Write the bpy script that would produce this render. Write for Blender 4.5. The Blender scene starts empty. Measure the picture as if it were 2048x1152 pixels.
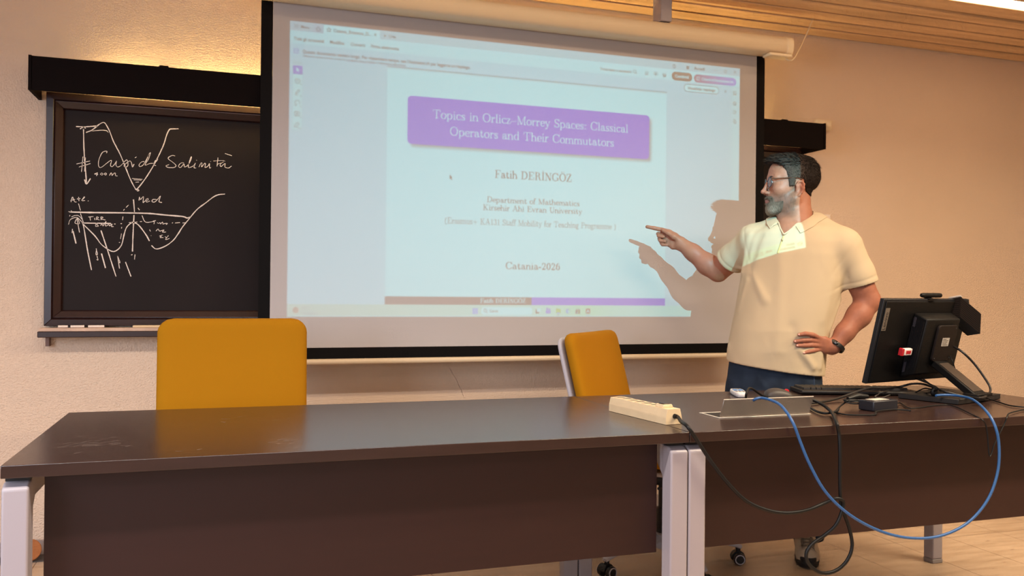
import bpy, bmesh, math, random
import numpy as np
from mathutils import Vector, Matrix, noise as mnoise

random.seed(7)
SC = bpy.context.scene
SC.cycles.denoising_input_passes = 'RGB'
SC.cycles.sample_clamp_indirect = 4.0
COL = SC.collection

# ------------------------------------------------------------------ camera
CAM_F, CAM_YAW, CAM_PITCH, CAM_ROLL, CAM_H = 1702.0, 0.3218, 0.0034, 0.0101, 1.1216


def cam_basis():
    f = np.array([math.sin(CAM_YAW) * math.cos(CAM_PITCH), math.cos(CAM_YAW) * math.cos(CAM_PITCH), math.sin(CAM_PITCH)])
    r = np.array([math.cos(CAM_YAW), -math.sin(CAM_YAW), 0.0])
    u = np.cross(r, f)
    c, s = math.cos(CAM_ROLL), math.sin(CAM_ROLL)
    return c * r + s * u, -s * r + c * u, f


CR, CU, CF = cam_basis()
cam = bpy.data.cameras.new('camera')
cam_o = bpy.data.objects.new('camera', cam)
COL.objects.link(cam_o)
cam.sensor_fit = 'HORIZONTAL'
cam.sensor_width = 36.0
cam.lens = CAM_F / 2048.0 * 36.0
cam.clip_start = 0.05
cam_o.matrix_world = Matrix(((CR[0], CU[0], -CF[0], 0), (CR[1], CU[1], -CF[1], 0), (CR[2], CU[2], -CF[2], CAM_H), (0, 0, 0, 1)))
SC.camera = cam_o

# ------------------------------------------------------------------ view, world, lights
vs = SC.view_settings
vs.view_transform = 'Standard'
vs.look = 'None'
vs.exposure = 0.0
vs.gamma = 1.0
vs.use_curve_mapping = False
wd = bpy.data.worlds.new('world')
SC.world = wd
wd.use_nodes = True
wd.node_tree.nodes['Background'].inputs[0].default_value = (0.95, 0.88, 0.8, 1)
wd.node_tree.nodes['Background'].inputs[1].default_value = 0.12


def area(name, loc, target, sx, sy, power, color, spread=180):
    l = bpy.data.lights.new(name, 'AREA')
    l.shape = 'RECTANGLE'
    l.size, l.size_y = sx, sy
    l.energy = power
    l.color = color
    l.spread = math.radians(spread)
    o = bpy.data.objects.new(name, l)
    COL.objects.link(o)
    o.location = loc
    d = Vector(target) - Vector(loc)
    o.rotation_euler = d.to_track_quat('-Z', 'Y').to_euler()
    return o


# daylight through the windows of the left side and rear of the classroom, rows of ceiling lamps
area('window_daylight', (-2.9, 0.9, 1.45), (-0.2, 3.6, 0.0), 2.4, 1.3, 54, (0.68, 0.80, 1.0), 110)
area('rear_window_daylight', (0.0, -3.3, 1.5), (0.6, 3.0, 0.2), 4.5, 1.4, 14, (0.96, 0.96, 1.0), 90)
area('ceiling_lamp_row', (-0.7, 1.2, 2.54), (-0.7, 1.2, 0), 3.0, 0.12, 82, (1.0, 0.92, 0.87), 164)
area('ceiling_lamp_row', (3.1, 1.4, 2.54), (3.1, 1.4, 0), 2.8, 0.12, 124, (1.0, 0.82, 0.58), 160)
area('ceiling_lamp_row', (0.6, -1.0, 2.54), (0.6, -1.0, 0), 5.6, 0.12, 26, (1.0, 0.90, 0.80))


# the projector: a small light whose colour in each direction is the picture drawn further down
PROJ = Vector((1.60, 0.60, 2.17))
SCREEN_Y = 3.775
PIC_X0, PIC_X1, PIC_Z0, PIC_Z1 = 0.2401, 2.4802, 1.0014, 2.2746
PW, PH = 1920, 1080
pic = bpy.data.images.new('slide_picture', PW, PH, alpha=False, float_buffer=True)
pic.colorspace_settings.name = 'Non-Color'
pl = bpy.data.lights.new('projector_beam', 'SPOT')
pl.energy = 500.0
pl.spot_size = math.radians(100)
pl.spot_blend = 0.0
pl.shadow_soft_size = 0.004
po = bpy.data.objects.new('projector_beam', pl)
COL.objects.link(po)
po.location = PROJ
po.rotation_euler = (math.radians(90), 0, 0)
pl.use_nodes = True
nt = pl.node_tree
em = [n for n in nt.nodes if n.type == 'EMISSION'][0]
tc = nt.nodes.new('ShaderNodeTexCoord')
sep = nt.nodes.new('ShaderNodeSeparateXYZ')
nt.links.new(tc.outputs['Normal'], sep.inputs[0])


def lmath(op, a, b=None):
    n = nt.nodes.new('ShaderNodeMath')
    n.operation = op
    for k, v in enumerate((a, b)):
        if v is None:
            continue
        if isinstance(v, (int, float)):
            n.inputs[k].default_value = v
        else:
            nt.links.new(v, n.inputs[k])
    return n.outputs[0]


PD = SCREEN_Y - PROJ.y
zab = lmath('ABSOLUTE', sep.outputs[2])
LSIGN = 1.0
px_ = lmath('MULTIPLY', lmath('DIVIDE', sep.outputs[0], zab), PD * LSIGN)
pz_ = lmath('MULTIPLY', lmath('DIVIDE', sep.outputs[1], zab), PD * LSIGN)
uu = lmath('DIVIDE', lmath('ADD', px_, PROJ.x - PIC_X0), PIC_X1 - PIC_X0)
vv = lmath('DIVIDE', lmath('ADD', pz_, PROJ.z - PIC_Z0), PIC_Z1 - PIC_Z0)
cmb = nt.nodes.new('ShaderNodeCombineXYZ')
nt.links.new(uu, cmb.inputs[0])
nt.links.new(vv, cmb.inputs[1])
itx = nt.nodes.new('ShaderNodeTexImage')
itx.image = pic
itx.extension = 'CLIP'
itx.interpolation = 'Linear'
nt.links.new(cmb.outputs[0], itx.inputs[0])
nt.links.new(itx.outputs[0], em.inputs[0])
PROJ_STRENGTH = 0.94
em.inputs[1].default_value = PROJ_STRENGTH


# ------------------------------------------------------------------ helpers
def lin(c):
    if isinstance(c, str):
        c = tuple(int(c[i:i + 2], 16) / 255 for i in (0, 2, 4))
    return tuple(x / 12.92 if x <= 0.04045 else ((x + 0.055) / 1.055) ** 2.4 for x in c)


MATS = {}


def mat(name, col, rough=0.6, metal=0.0, spec=0.5, bump=0.0, bscale=200.0, bdist=0.002, var=0.0, vscale=8.0, detail=3.0,
        stretch=None, emit=0.0, attr=False, sheen=0.0, trans=0.0, alpha=1.0, sss=0.0, bump2=None):
    if name in MATS:
        return MATS[name]
    m = bpy.data.materials.new(name)
    m.use_nodes = True
    t = m.node_tree
    b = t.nodes['Principled BSDF']
    c = lin(col)
    b.inputs['Base Color'].default_value = (*c, 1)
    b.inputs['Roughness'].default_value = rough
    b.inputs['Metallic'].default_value = metal
    b.inputs['Specular IOR Level'].default_value = spec
    if sheen:
        b.inputs['Sheen Weight'].default_value = sheen
        b.inputs['Sheen Roughness'].default_value = 0.4
        b.inputs['Sheen Tint'].default_value = (*c, 1)
    if trans:
        b.inputs['Transmission Weight'].default_value = trans
    if alpha < 1:
        b.inputs['Alpha'].default_value = alpha
    if sss:
        b.inputs['Subsurface Weight'].default_value = sss
        b.inputs['Subsurface Radius'].default_value = (0.012, 0.004, 0.002)
        b.inputs['Subsurface Scale'].default_value = 1.0
    if emit:
        b.inputs['Emission Color'].default_value = (*c, 1)
        b.inputs['Emission Strength'].default_value = emit
    tcn = t.nodes.new('ShaderNodeTexCoord')
    src = tcn.outputs['Object']
    if stretch:
        mp = t.nodes.new('ShaderNodeMapping')
        mp.inputs['Scale'].default_value = stretch
        t.links.new(src, mp.inputs[0])
        src = mp.outputs[0]
    colout = None
    if attr:
        at = t.nodes.new('ShaderNodeAttribute')
        at.attribute_name = 'tint'
        colout = at.outputs['Color']
        t.links.new(colout, b.inputs['Base Color'])
    if var:
        n = t.nodes.new('ShaderNodeTexNoise')
        n.inputs['Scale'].default_value = vscale
        n.inputs['Detail'].default_value = detail
        t.links.new(src, n.inputs['Vector'])
        r = t.nodes.new('ShaderNodeMapRange')
        r.inputs[1].default_value = 0.3
        r.inputs[2].default_value = 0.7
        r.inputs[3].default_value = 1 - var
        r.inputs[4].default_value = 1 + var
        t.links.new(n.outputs[0], r.inputs[0])
        mx = t.nodes.new('ShaderNodeMix')
        mx.data_type = 'RGBA'
        mx.blend_type = 'MULTIPLY'
        mx.inputs[0].default_value = 1
        if colout is None:
            mx.inputs[6].default_value = (*c, 1)
        else:
            t.links.new(colout, mx.inputs[6])
        t.links.new(r.outputs[0], mx.inputs[7])
        t.links.new(mx.outputs[2], b.inputs['Base Color'])
    if bump:
        n = t.nodes.new('ShaderNodeTexNoise')
        n.inputs['Scale'].default_value = bscale
        n.inputs['Detail'].default_value = 2
        t.links.new(src, n.inputs['Vector'])
        bp = t.nodes.new('ShaderNodeBump')
        bp.inputs['Strength'].default_value = bump
        bp.inputs['Distance'].default_value = bdist
        t.links.new(n.outputs[0], bp.inputs['Height'])
        if bump2:
            n2 = t.nodes.new('ShaderNodeTexNoise')
            n2.inputs['Scale'].default_value = bump2[0]
            n2.inputs['Detail'].default_value = 3
            n2.inputs['Distortion'].default_value = bump2[3]
            mp2 = t.nodes.new('ShaderNodeMapping')
            mp2.inputs['Scale'].default_value = bump2[4]
            t.links.new(tcn.outputs['Object'], mp2.inputs[0])
            t.links.new(mp2.outputs[0], n2.inputs['Vector'])
            bp2 = t.nodes.new('ShaderNodeBump')
            bp2.inputs['Strength'].default_value = bump2[2]
            bp2.inputs['Distance'].default_value = bump2[1]
            t.links.new(n2.outputs[0], bp2.inputs['Height'])
            t.links.new(bp2.outputs[0], bp.inputs['Normal'])
        t.links.new(bp.outputs[0], b.inputs['Normal'])
    MATS[name] = m
    return m


def at(px, py, Y):
    """Point of the place seen at a pixel of the photograph, on the plane y = Y."""
    d = CR * ((px - 1024) / CAM_F) - CU * ((py - 576) / CAM_F) + CF
    return Vector((d[0] * Y / d[1], Y, CAM_H + d[2] * Y / d[1]))


def onz(px, py, z):
    d = CR * ((px - 1024) / CAM_F) - CU * ((py - 576) / CAM_F) + CF
    t = (z - CAM_H) / d[2]
    return Vector((d[0] * t, d[1] * t, z))


def catmull(pts, n=8, closed=False):
    pts = [Vector(p) for p in pts]
    out = []
    N = len(pts)
    rng = range(N if closed else N - 1)
    for i in rng:
        p1, p2 = pts[i], pts[(i + 1) % N]
        p0 = pts[(i - 1) % N] if closed or i > 0 else p1 * 2 - p2
        p3 = pts[(i + 2) % N] if closed or i < N - 2 else p2 * 2 - p1
        for k in range(n):
            t = k / n
            out.append(0.5 * ((2 * p1) + (p2 - p0) * t + (2 * p0 - 5 * p1 + 4 * p2 - p3) * t * t + (3 * p1 - p0 - 3 * p2 + p3) * t ** 3))
    if not closed:
        out.append(pts[-1])
    return out


class MB:
    def __init__(self):
        self.v, self.f, self.M = [], [], None

    def pt(self, p):
        p = Vector(p)
        self.v.append(self.M @ p if self.M else p)
        return len(self.v) - 1

    def face(self, idx):
        self.f.append(tuple(idx))

    def box(self, lo, hi, R=None, c=None):
        """Axis box lo..hi; with R (3x3) and c the box is in a rotated frame about c."""
        b = len(self.v)
        for z in (lo[2], hi[2]):
            for y in (lo[1], hi[1]):
                for x in (lo[0], hi[0]):
                    p = Vector((x, y, z))
                    if R is not None:
                        p = R @ p + Vector(c if c is not None else (0, 0, 0))
                    self.pt(p)
        for q in ((0, 2, 3, 1), (4, 5, 7, 6), (0, 1, 5, 4), (2, 6, 7, 3), (0, 4, 6, 2), (1, 3, 7, 5)):
            self.face([b + k for k in q])
        return self

    def rings(self, rings, cap=True, closed_u=True):
        """Skin a list of equal-length rings of points."""
        b = len(self.v)
        n = len(rings[0])
        for r in rings:
            for p in r:
                self.pt(p)
        m = n if closed_u else n - 1
        for i in range(len(rings) - 1):
            for j in range(m):
                k = (j + 1) % n
                self.face((b + i * n + j, b + i * n + k, b + (i + 1) * n + k, b + (i + 1) * n + j))
        if cap:
            self.face([b + j for j in range(n)][::-1])
            self.face([b + (len(rings) - 1) * n + j for j in range(n)])
        return self

    def tube(self, path, r, n=10, cap=True, flat=None):
        path = [Vector(p) for p in path]
        rr = r if isinstance(r, (list, tuple)) else [r] * len(path)
        rings = []
        nrm = None
        for i, p in enumerate(path):
            t = (path[min(i + 1, len(path) - 1)] - path[max(i - 1, 0)])
            if t.length < 1e-9:
                t = Vector((0, 0, 1))
            t.normalize()
            if nrm is None:
                a = Vector((0, 0, 1)) if abs(t.z) < 0.9 else Vector((1, 0, 0))
                nrm = (a - t * a.dot(t)).normalized()
            else:
                nrm = (nrm - t * nrm.dot(t))
                if nrm.length < 1e-6:
                    nrm = t.orthogonal()
                nrm.normalize()
            bi = t.cross(nrm)
            fx = flat if flat else 1.0
            rings.append([p + nrm * (math.cos(2 * math.pi * k / n) * rr[i] * fx) + bi * (math.sin(2 * math.pi * k / n) * rr[i]) for k in range(n)])
        return self.rings(rings, cap)

    def cyl(self, p0, p1, r0, r1=None, n=24):
        return self.tube([p0, p1], [r0, r0 if r1 is None else r1], n)

    def lathe(self, prof, c=(0, 0, 0), axis=(0, 0, 1), n=32):
        """prof: list of (radius, height along the axis)."""
        ax = Vector(axis).normalized()
        a = ax.orthogonal().normalized()
        b2 = ax.cross(a)
        c = Vector(c)
        rings = [[c + ax * h + a * (math.cos(2 * math.pi * k / n) * max(r, 1e-5)) + b2 * (math.sin(2 * math.pi * k / n) * max(r, 1e-5)) for k in range(n)] for r, h in prof]
        return self.rings(rings, True)

    def prism(self, outline, o, ux, uy, uz, depth):
        """Outline (list of 2D) in the frame o, ux, uy, extruded by depth along uz."""
        o, ux, uy, uz = Vector(o), Vector(ux), Vector(uy), Vector(uz)
        r0 = [o + ux * a + uy * b for a, b in outline]
        r1 = [p + uz * depth for p in r0]
        return self.rings([r0, r1], True)

    def ball(self, c, r, n=16, m=10, sc=(1, 1, 1), R=None):
        c = Vector(c)
        rings = []
        for i in range(m + 1):
            th = math.pi * i / m
            ring = []
            for k in range(n):
                p = Vector((math.sin(th) * math.cos(2 * math.pi * k / n) * sc[0] * r, math.sin(th) * math.sin(2 * math.pi * k / n) * sc[1] * r, -math.cos(th) * sc[2] * r))
                if i in (0, m):
                    p *= 1.0
                    p += Vector((1e-5 * math.cos(2 * math.pi * k / n), 1e-5 * math.sin(2 * math.pi * k / n), 0))
                ring.append(c + (R @ p if R else p))
            rings.append(ring)
        return self.rings(rings, True)

    def build(self, name, material, parent=None, smooth=False, bevel=0.0, seg=2, sub=0, angle=None, kind=None, label=None):
        me = bpy.data.meshes.new(name)
        off = Vector((0, 0, 0))
        q = parent
        while q is not None:
            off = off + q.location
            q = q.parent
        me.from_pydata([tuple(p - off) for p in self.v], [], self.f)
        bm = bmesh.new()
        bm.from_mesh(me)
        bmesh.ops.recalc_face_normals(bm, faces=bm.faces)
        bm.to_mesh(me)
        bm.free()
        o = bpy.data.objects.new(name, me)
        COL.objects.link(o)
        ms = material if isinstance(material, (list, tuple)) else [material]
        for mm in ms:
            me.materials.append(mm)
        if parent is not None:
            o.parent = parent
        if bevel:
            md = o.modifiers.new('edge', 'BEVEL')
            md.width = bevel
            md.segments = seg
            md.limit_method = 'ANGLE'
            md.angle_limit = math.radians(40)
        if sub:
            md = o.modifiers.new('smooth', 'SUBSURF')
            md.levels = md.render_levels = sub
        if smooth or bevel:
            for p in me.polygons:
                p.use_smooth = True
            me.set_sharp_from_angle(angle=math.radians(angle or 35))
        if kind:
            o['kind'] = kind
        if label:
            o['label'] = label
        return o


def tag(o, label, cat, group=None):
    o['label'] = label
    o['category'] = cat
    if group:
        o['group'] = group
    return o


def empty(name, loc, label, cat, group=None):
    o = bpy.data.objects.new(name, None)
    COL.objects.link(o)
    o.location = loc
    o.empty_display_size = 0.1
    return tag(o, label, cat, group)


def text_tris(s, size=1.0, bold=0.0):
    """Triangles (2D) of a line of text in the built-in sans face, baseline at 0, and its width."""
    cu = bpy.data.curves.new('tmp_text', 'FONT')
    cu.body = s
    cu.size = size
    cu.offset = bold
    cu.resolution_u = 3
    ob = bpy.data.objects.new('tmp_text', cu)
    COL.objects.link(ob)
    dg = bpy.context.evaluated_depsgraph_get()
    me = ob.evaluated_get(dg).to_mesh()
    me.calc_loop_triangles()
    co = np.array([v.co[:2] for v in me.vertices], float).reshape(-1, 2)
    tr = [co[list(t.vertices)] for t in me.loop_triangles]
    ob.evaluated_get(dg).to_mesh_clear()
    bpy.data.objects.remove(ob)
    bpy.data.curves.remove(cu)
    x0 = co[:, 0].min() if len(co) else 0.0
    x1 = co[:, 0].max() if len(co) else 0.0
    return tr, x0, x1


def text_mesh(mb, s, o, ux, uy, size, lift=0.0008):
    """Adds flat letters to mb at frame o, ux, uy."""
    tr, x0, x1 = text_tris(s, size)
    o, ux, uy = Vector(o), Vector(ux), Vector(uy)
    n = ux.cross(uy)
    for t in tr:
        mb.face([mb.pt(o + ux * (p[0] - x0) + uy * p[1] + n * lift) for p in t])
    return x1 - x0


# ------------------------------------------------------------------ the picture the projector throws
def glyphs():
    G = {}
    X, C, A, D = 0.43, 0.683, 0.694, -0.2
    s = lambda x, y0, y1: ('s', x, y0, y1)
    h = lambda x0, x1, y: ('h', x0, x1, y)
    e = lambda *a: ('e',) + a
    d = lambda *a: ('d',) + a
    o = lambda *a: ('o',) + a

    def foot(x, y=0.0, w=0.11):
        return h(x - w, x + w, y + (0.012 if y <= 0.01 else -0.012))
    fl = lambda x, y: ('d', x - 0.1, y - 0.02, x, y - 0.005, 0)
    G['T'] = (.722, [s(.36, 0, C), h(.05, .67, C - .013), ('d', .04, C - .2, .065, C, 0), ('d', .68, C - .2, .655, C, 0), foot(.36, 0, .14)])
    G['O'] = (.778, [e(.389, .341, .325, .355, 0, 360)])
    G['M'] = (.917, [s(.76, 0, C), d(.16, C, .16, 0, 0), d(.16, C, .455, .01, 1), d(.455, .01, .745, C, 0), foot(.16, 0, .1), foot(.76, 0, .13), h(.05, .18, C - .012), h(.74, .88, C - .012)])
    G['S'] = (.556, [e(.275, .51, .185, .18, 20, 250), e(.285, .17, .2, .18, -160, 80), d(.475, .5, .475, C + .01, 0), d(.06, .2, .06, -.01, 0), d(.205, .35, .35, .335, 1)])
    G['C'] = (.722, [e(.39, .341, .325, .355, 38, 322), d(.66, .46, .66, C + .01, 0), ('d', .66, .2, .64, .12, 0)])
    G['F'] = (.653, [s(.19, 0, C), h(.05, .57, C - .013), h(.19, .42, .345), d(.42, .24, .42, .45, 0), d(.6, C - .2, .575, C, 0), foot(.19, 0, .15)])
    G['D'] = (.764, [s(.19, 0, C), h(.05, .4, C - .013), h(.05, .4, .013), e(.37, .341, .325, .33, -90, 90)])
    G['E'] = (.681, [s(.19, 0, C), h(.05, .58, C - .013), h(.05, .6, .013), h(.19, .42, .35), d(.42, .25, .42, .45, 0), d(.6, C - .2, .575, C, 0), d(.635, .22, .6, 0, 0)])
    G['R'] = (.736, [s(.19, 0, C), h(.05, .35, C - .013), h(.19, .36, .335), e(.35, .505, .2, .167, -90, 90), foot(.19, 0, .14), e(.4, .2, .14, .13, 0, 90), d(.54, .2, .56, .05, 1), e(.635, .06, .07, .065, 190, 330)])
    G['N'] = (.75, [d(.15, 0, .15, C, 0), d(.15, C, .6, .0, 1), d(.6, 0, .6, C, 0), foot(.15, 0, .1), h(.04, .2, C - .012), h(.5, .7, C - .012)])
    G['G'] = (.785, [e(.39, .341, .325, .355, 38, 300), d(.66, .46, .66, C + .01, 0), s(.65, 0.03, .26), h(.5, .74, .26)])
    G['Z'] = (.611, [h(.08, .53, C - .013), h(.06, .56, .013), d(.08, .0, .51, C, 1), d(.075, C - .2, .085, C, 0), d(.56, .22, .545, 0, 0)])
    G['K'] = (.778, [s(.19, 0, C), foot(.19, 0, .14), h(.05, .33, C - .012), d(.19, .24, .58, C, 0), d(.33, .4, .6, 0, 1), h(.48, .72, .012), h(.48, .7, C - .012)])
    G['A'] = (.75, [d(.375, .71, .62, 0, 1), d(.375, .71, .13, 0, 0), h(.22, .52, .24), h(.03, .24, .012), h(.5, .73, .012)])
    G['U'] = (.75, [s(.19, .2, C), d(.6, .22, .6, C, 0), e(.395, .22, .205, .24, 180, 360), h(.05, .33, C - .012), h(.5, .7, C - .012)])
    G['P'] = (.681, [s(.19, 0, C), h(.05, .38, C - .013), h(.19, .38, .315), e(.38, .493, .21, .178, -90, 90), foot(.19, 0, .14)])
    G['a'] = (.5, [s(.36, .08, .3), e(.22, .3, .14, .14, 0, 150), o(.1, .33, .045), e(.21, .115, .15, .125, 60, 350), d(.36, .25, .27, .235, 0), e(.43, .08, .065, .07, 180, 330)])
    G['b'] = (.556, [s(.11, 0, A), e(.28, .215, .21, .225, -150, 150), fl(.11, A)])
    G['c'] = (.444, [e(.25, .215, .2, .225, 55, 320), o(.37, .35, .045)])
    G['d'] = (.556, [s(.43, 0, A), e(.27, .215, .22, .225, 30, 330), fl(.43, A), h(.43, .53, .012)])
    G['e'] = (.444, [e(.235, .215, .19, .225, 0, 322), h(.05, .425, .225)])
    G['f'] = (.306, [s(.125, 0, .56), e(.245, .56, .12, .145, 40, 180), o(.33, .64, .045), h(.03, .28, X - .012), foot(.125, 0, .11)])
    G['g'] = (.5, [e(.22, .285, .145, .15, 0, 360), e(.24, -.09, .2, .105, 0, 360), ('d', .1, .16, .1, .05, 0), h(.12, .32, .035), e(.42, .35, .09, .07, 60, 180)])
    G['h'] = (.556, [s(.11, 0, A), e(.28, .28, .16, .155, 0, 150), s(.44, 0, .28), foot(.11), foot(.44), fl(.11, A)])
    G['i'] = (.278, [s(.14, 0, X), foot(.14), fl(.14, X), o(.13, .61, .055)])
    G['l'] = (.278, [s(.14, 0, A), foot(.14), fl(.14, A)])
    G['m'] = (.833, [s(.11, 0, X), e(.27, .28, .15, .155, 0, 150), s(.42, 0, .28), e(.57, .28, .15, .155, 0, 150), s(.72, 0, .28), foot(.11), foot(.42), foot(.72), fl(.11, X)])
    G['n'] = (.556, [s(.11, 0, X), e(.28, .28, .16, .155, 0, 150), s(.44, 0, .28), foot(.11), foot(.44), fl(.11, X)])
    G['o'] = (.5, [e(.25, .215, .215, .225, 0, 360)])
    G['p'] = (.556, [s(.11, D, X), e(.28, .215, .21, .225, -150, 150), fl(.11, X), foot(.11, D)])
    G['r'] = (.392, [s(.12, 0, X), e(.28, .27, .14, .165, 60, 165), o(.34, .38, .045), foot(.12, 0, .12), fl(.12, X)])
    G['s'] = (.394, [e(.19, .325, .125, .11, 30, 250), e(.2, .115, .135, .12, -150, 75), d(.14, .235, .26, .2, 1), d(.325, .32, .325, .445, 0), d(.05, .12, .05, -.01, 0)])
    G['t'] = (.389, [s(.14, .1, .5), d(.14, .43, .14, .62, 0), h(.03, .32, X - .012), e(.235, .11, .095, .12, 180, 350), d(.33, .1, .33, .17, 0)])
    G['u'] = (.556, [s(.11, .14, X), e(.26, .14, .15, .15, 180, 330), s(.44, 0, X), fl(.11, X), fl(.44, X), h(.44, .54, .012)])
    G['v'] = (.528, [d(.08, X, .26, 0, 1), d(.26, 0, .44, X, 0), h(.02, .18, X - .012), h(.34, .51, X - .012)])
    G['y'] = (.528, [d(.08, X, .27, 0, 1), d(.44, X, .2, -.17, 0), h(.02, .18, X - .012), h(.34, .51, X - .012), o(.1, -.15, .045), e(.14, -.15, .07, .055, 180, 340)])
    G['z'] = (.444, [h(.05, .37, X - .014), h(.04, .39, .014), d(.05, 0, .35, X, 0.8), d(.05, .3, .06, X, 0), d(.39, .15, .375, 0, 0)])
    G['-'] = (.333, [('h2', .02, .28, .215)])
    G['\u2013'] = (.5, [('h', 0, .5, .23)])
    G[':'] = (.278, [o(.14, .06, .055), o(.14, .37, .055)])
    G['+'] = (.778, [h(.08, .7, .25), d(.389, -.06, .389, .56, 0)])
    G['('] = (.389, [e(.5, .25, .4, .5, 120, 240)])
    G[')'] = (.389, [e(-.11, .25, .4, .5, -60, 60)])
    G['0'] = (.5, [e(.25, .325, .19, .335, 0, 360)])
    G['1'] = (.5, [s(.26, 0, .66), h(.12, .4, .012), d(.12, .58, .26, .62, 0)])
    G['2'] = (.5, [e(.23, .48, .175, .18, -30, 165), o(.09, .47, .045), d(.38, .38, .07, .02, .3), ('h2', .06, .42, .04), d(.42, .04, .45, .18, 0)])
    G['3'] = (.5, [e(.23, .5, .16, .16, -80, 150), e(.23, .17, .195, .185, -155, 90), o(.08, .54, .045), o(.08, .13, .045)])
    G['6'] = (.5, [e(.25, .215, .18, .225, 0, 360), e(.33, .33, .26, .335, 95, 200), o(.38, .59, .04)])
    G['\u0130'] = (.361, [s(.18, 0, C), foot(.18, 0, .13), h(.05, .31, C - .012), o(.18, .82, .055)])
    G['\u00d6'] = (.778, [e(.389, .341, .325, .355, 0, 360), o(.28, .82, .05), o(.5, .82, .05)])
    return G


GL = glyphs()


def serif_polys(s, stem=0.078, hair=0.034):
    """Convex polygons (em units) of a line of text in a high-contrast serif face, and the advance."""
    P = []
    x = 0.0

    def seg(a, b, wa, wb, ext=0.004):
        a, b = np.array(a, float), np.array(b, float)
        t = b - a
        L = np.hypot(*t)
        if L < 1e-6:
            return
        t /= L
        n = np.array([-t[1], t[0]])
        a = a - t * ext
        b = b + t * ext
        P.append(np.array([a + n * wa / 2, b + n * wb / 2, b - n * wb / 2, a - n * wa / 2]))
    for ch in s:
        if ch == ' ':
            x += 0.333
            continue
        adv, st = GL[ch]
        for q in st:
            k = q[0]
            if k == 's':
                seg((x + q[1], q[2]), (x + q[1], q[3]), stem, stem, 0)
            elif k == 'h':
                seg((x + q[1], q[3]), (x + q[2], q[3]), hair, hair, 0)
            elif k == 'h2':
                seg((x + q[1], q[3]), (x + q[2], q[3]), stem, stem, 0)
            elif k == 'd':
                w = hair + (stem - hair) * q[5]
                seg((x + q[1], q[2]), (x + q[3], q[4]), w, w, 0)
            elif k == 'o':
                P.append(np.array([[x + q[1] + q[3] * math.cos(a), q[2] + q[3] * math.sin(a)] for a in np.linspace(0, 2 * math.pi, 12, endpoint=False)]))
            else:
                _, cx, cy, rx, ry, a0, a1 = q
                n = max(4, int(abs(a1 - a0) / 12))
                rx2, ry2 = rx - stem * 0.25, ry - hair * 0.25
                pts, ws = [], []
                for a in np.radians(np.linspace(a0, a1, n + 1)):
                    pts.append((x + cx + rx2 * math.cos(a), cy + ry2 * math.sin(a)))
                    dx, dy = -rx2 * math.sin(a), ry2 * math.cos(a)
                    ws.append(hair + (stem * 1.08 - hair) * (abs(dy) / math.hypot(dx, dy)) ** 1.6)
                for i in range(n):
                    seg(pts[i], pts[i + 1], ws[i], ws[i + 1])
        x += adv
    return P, x


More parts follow.
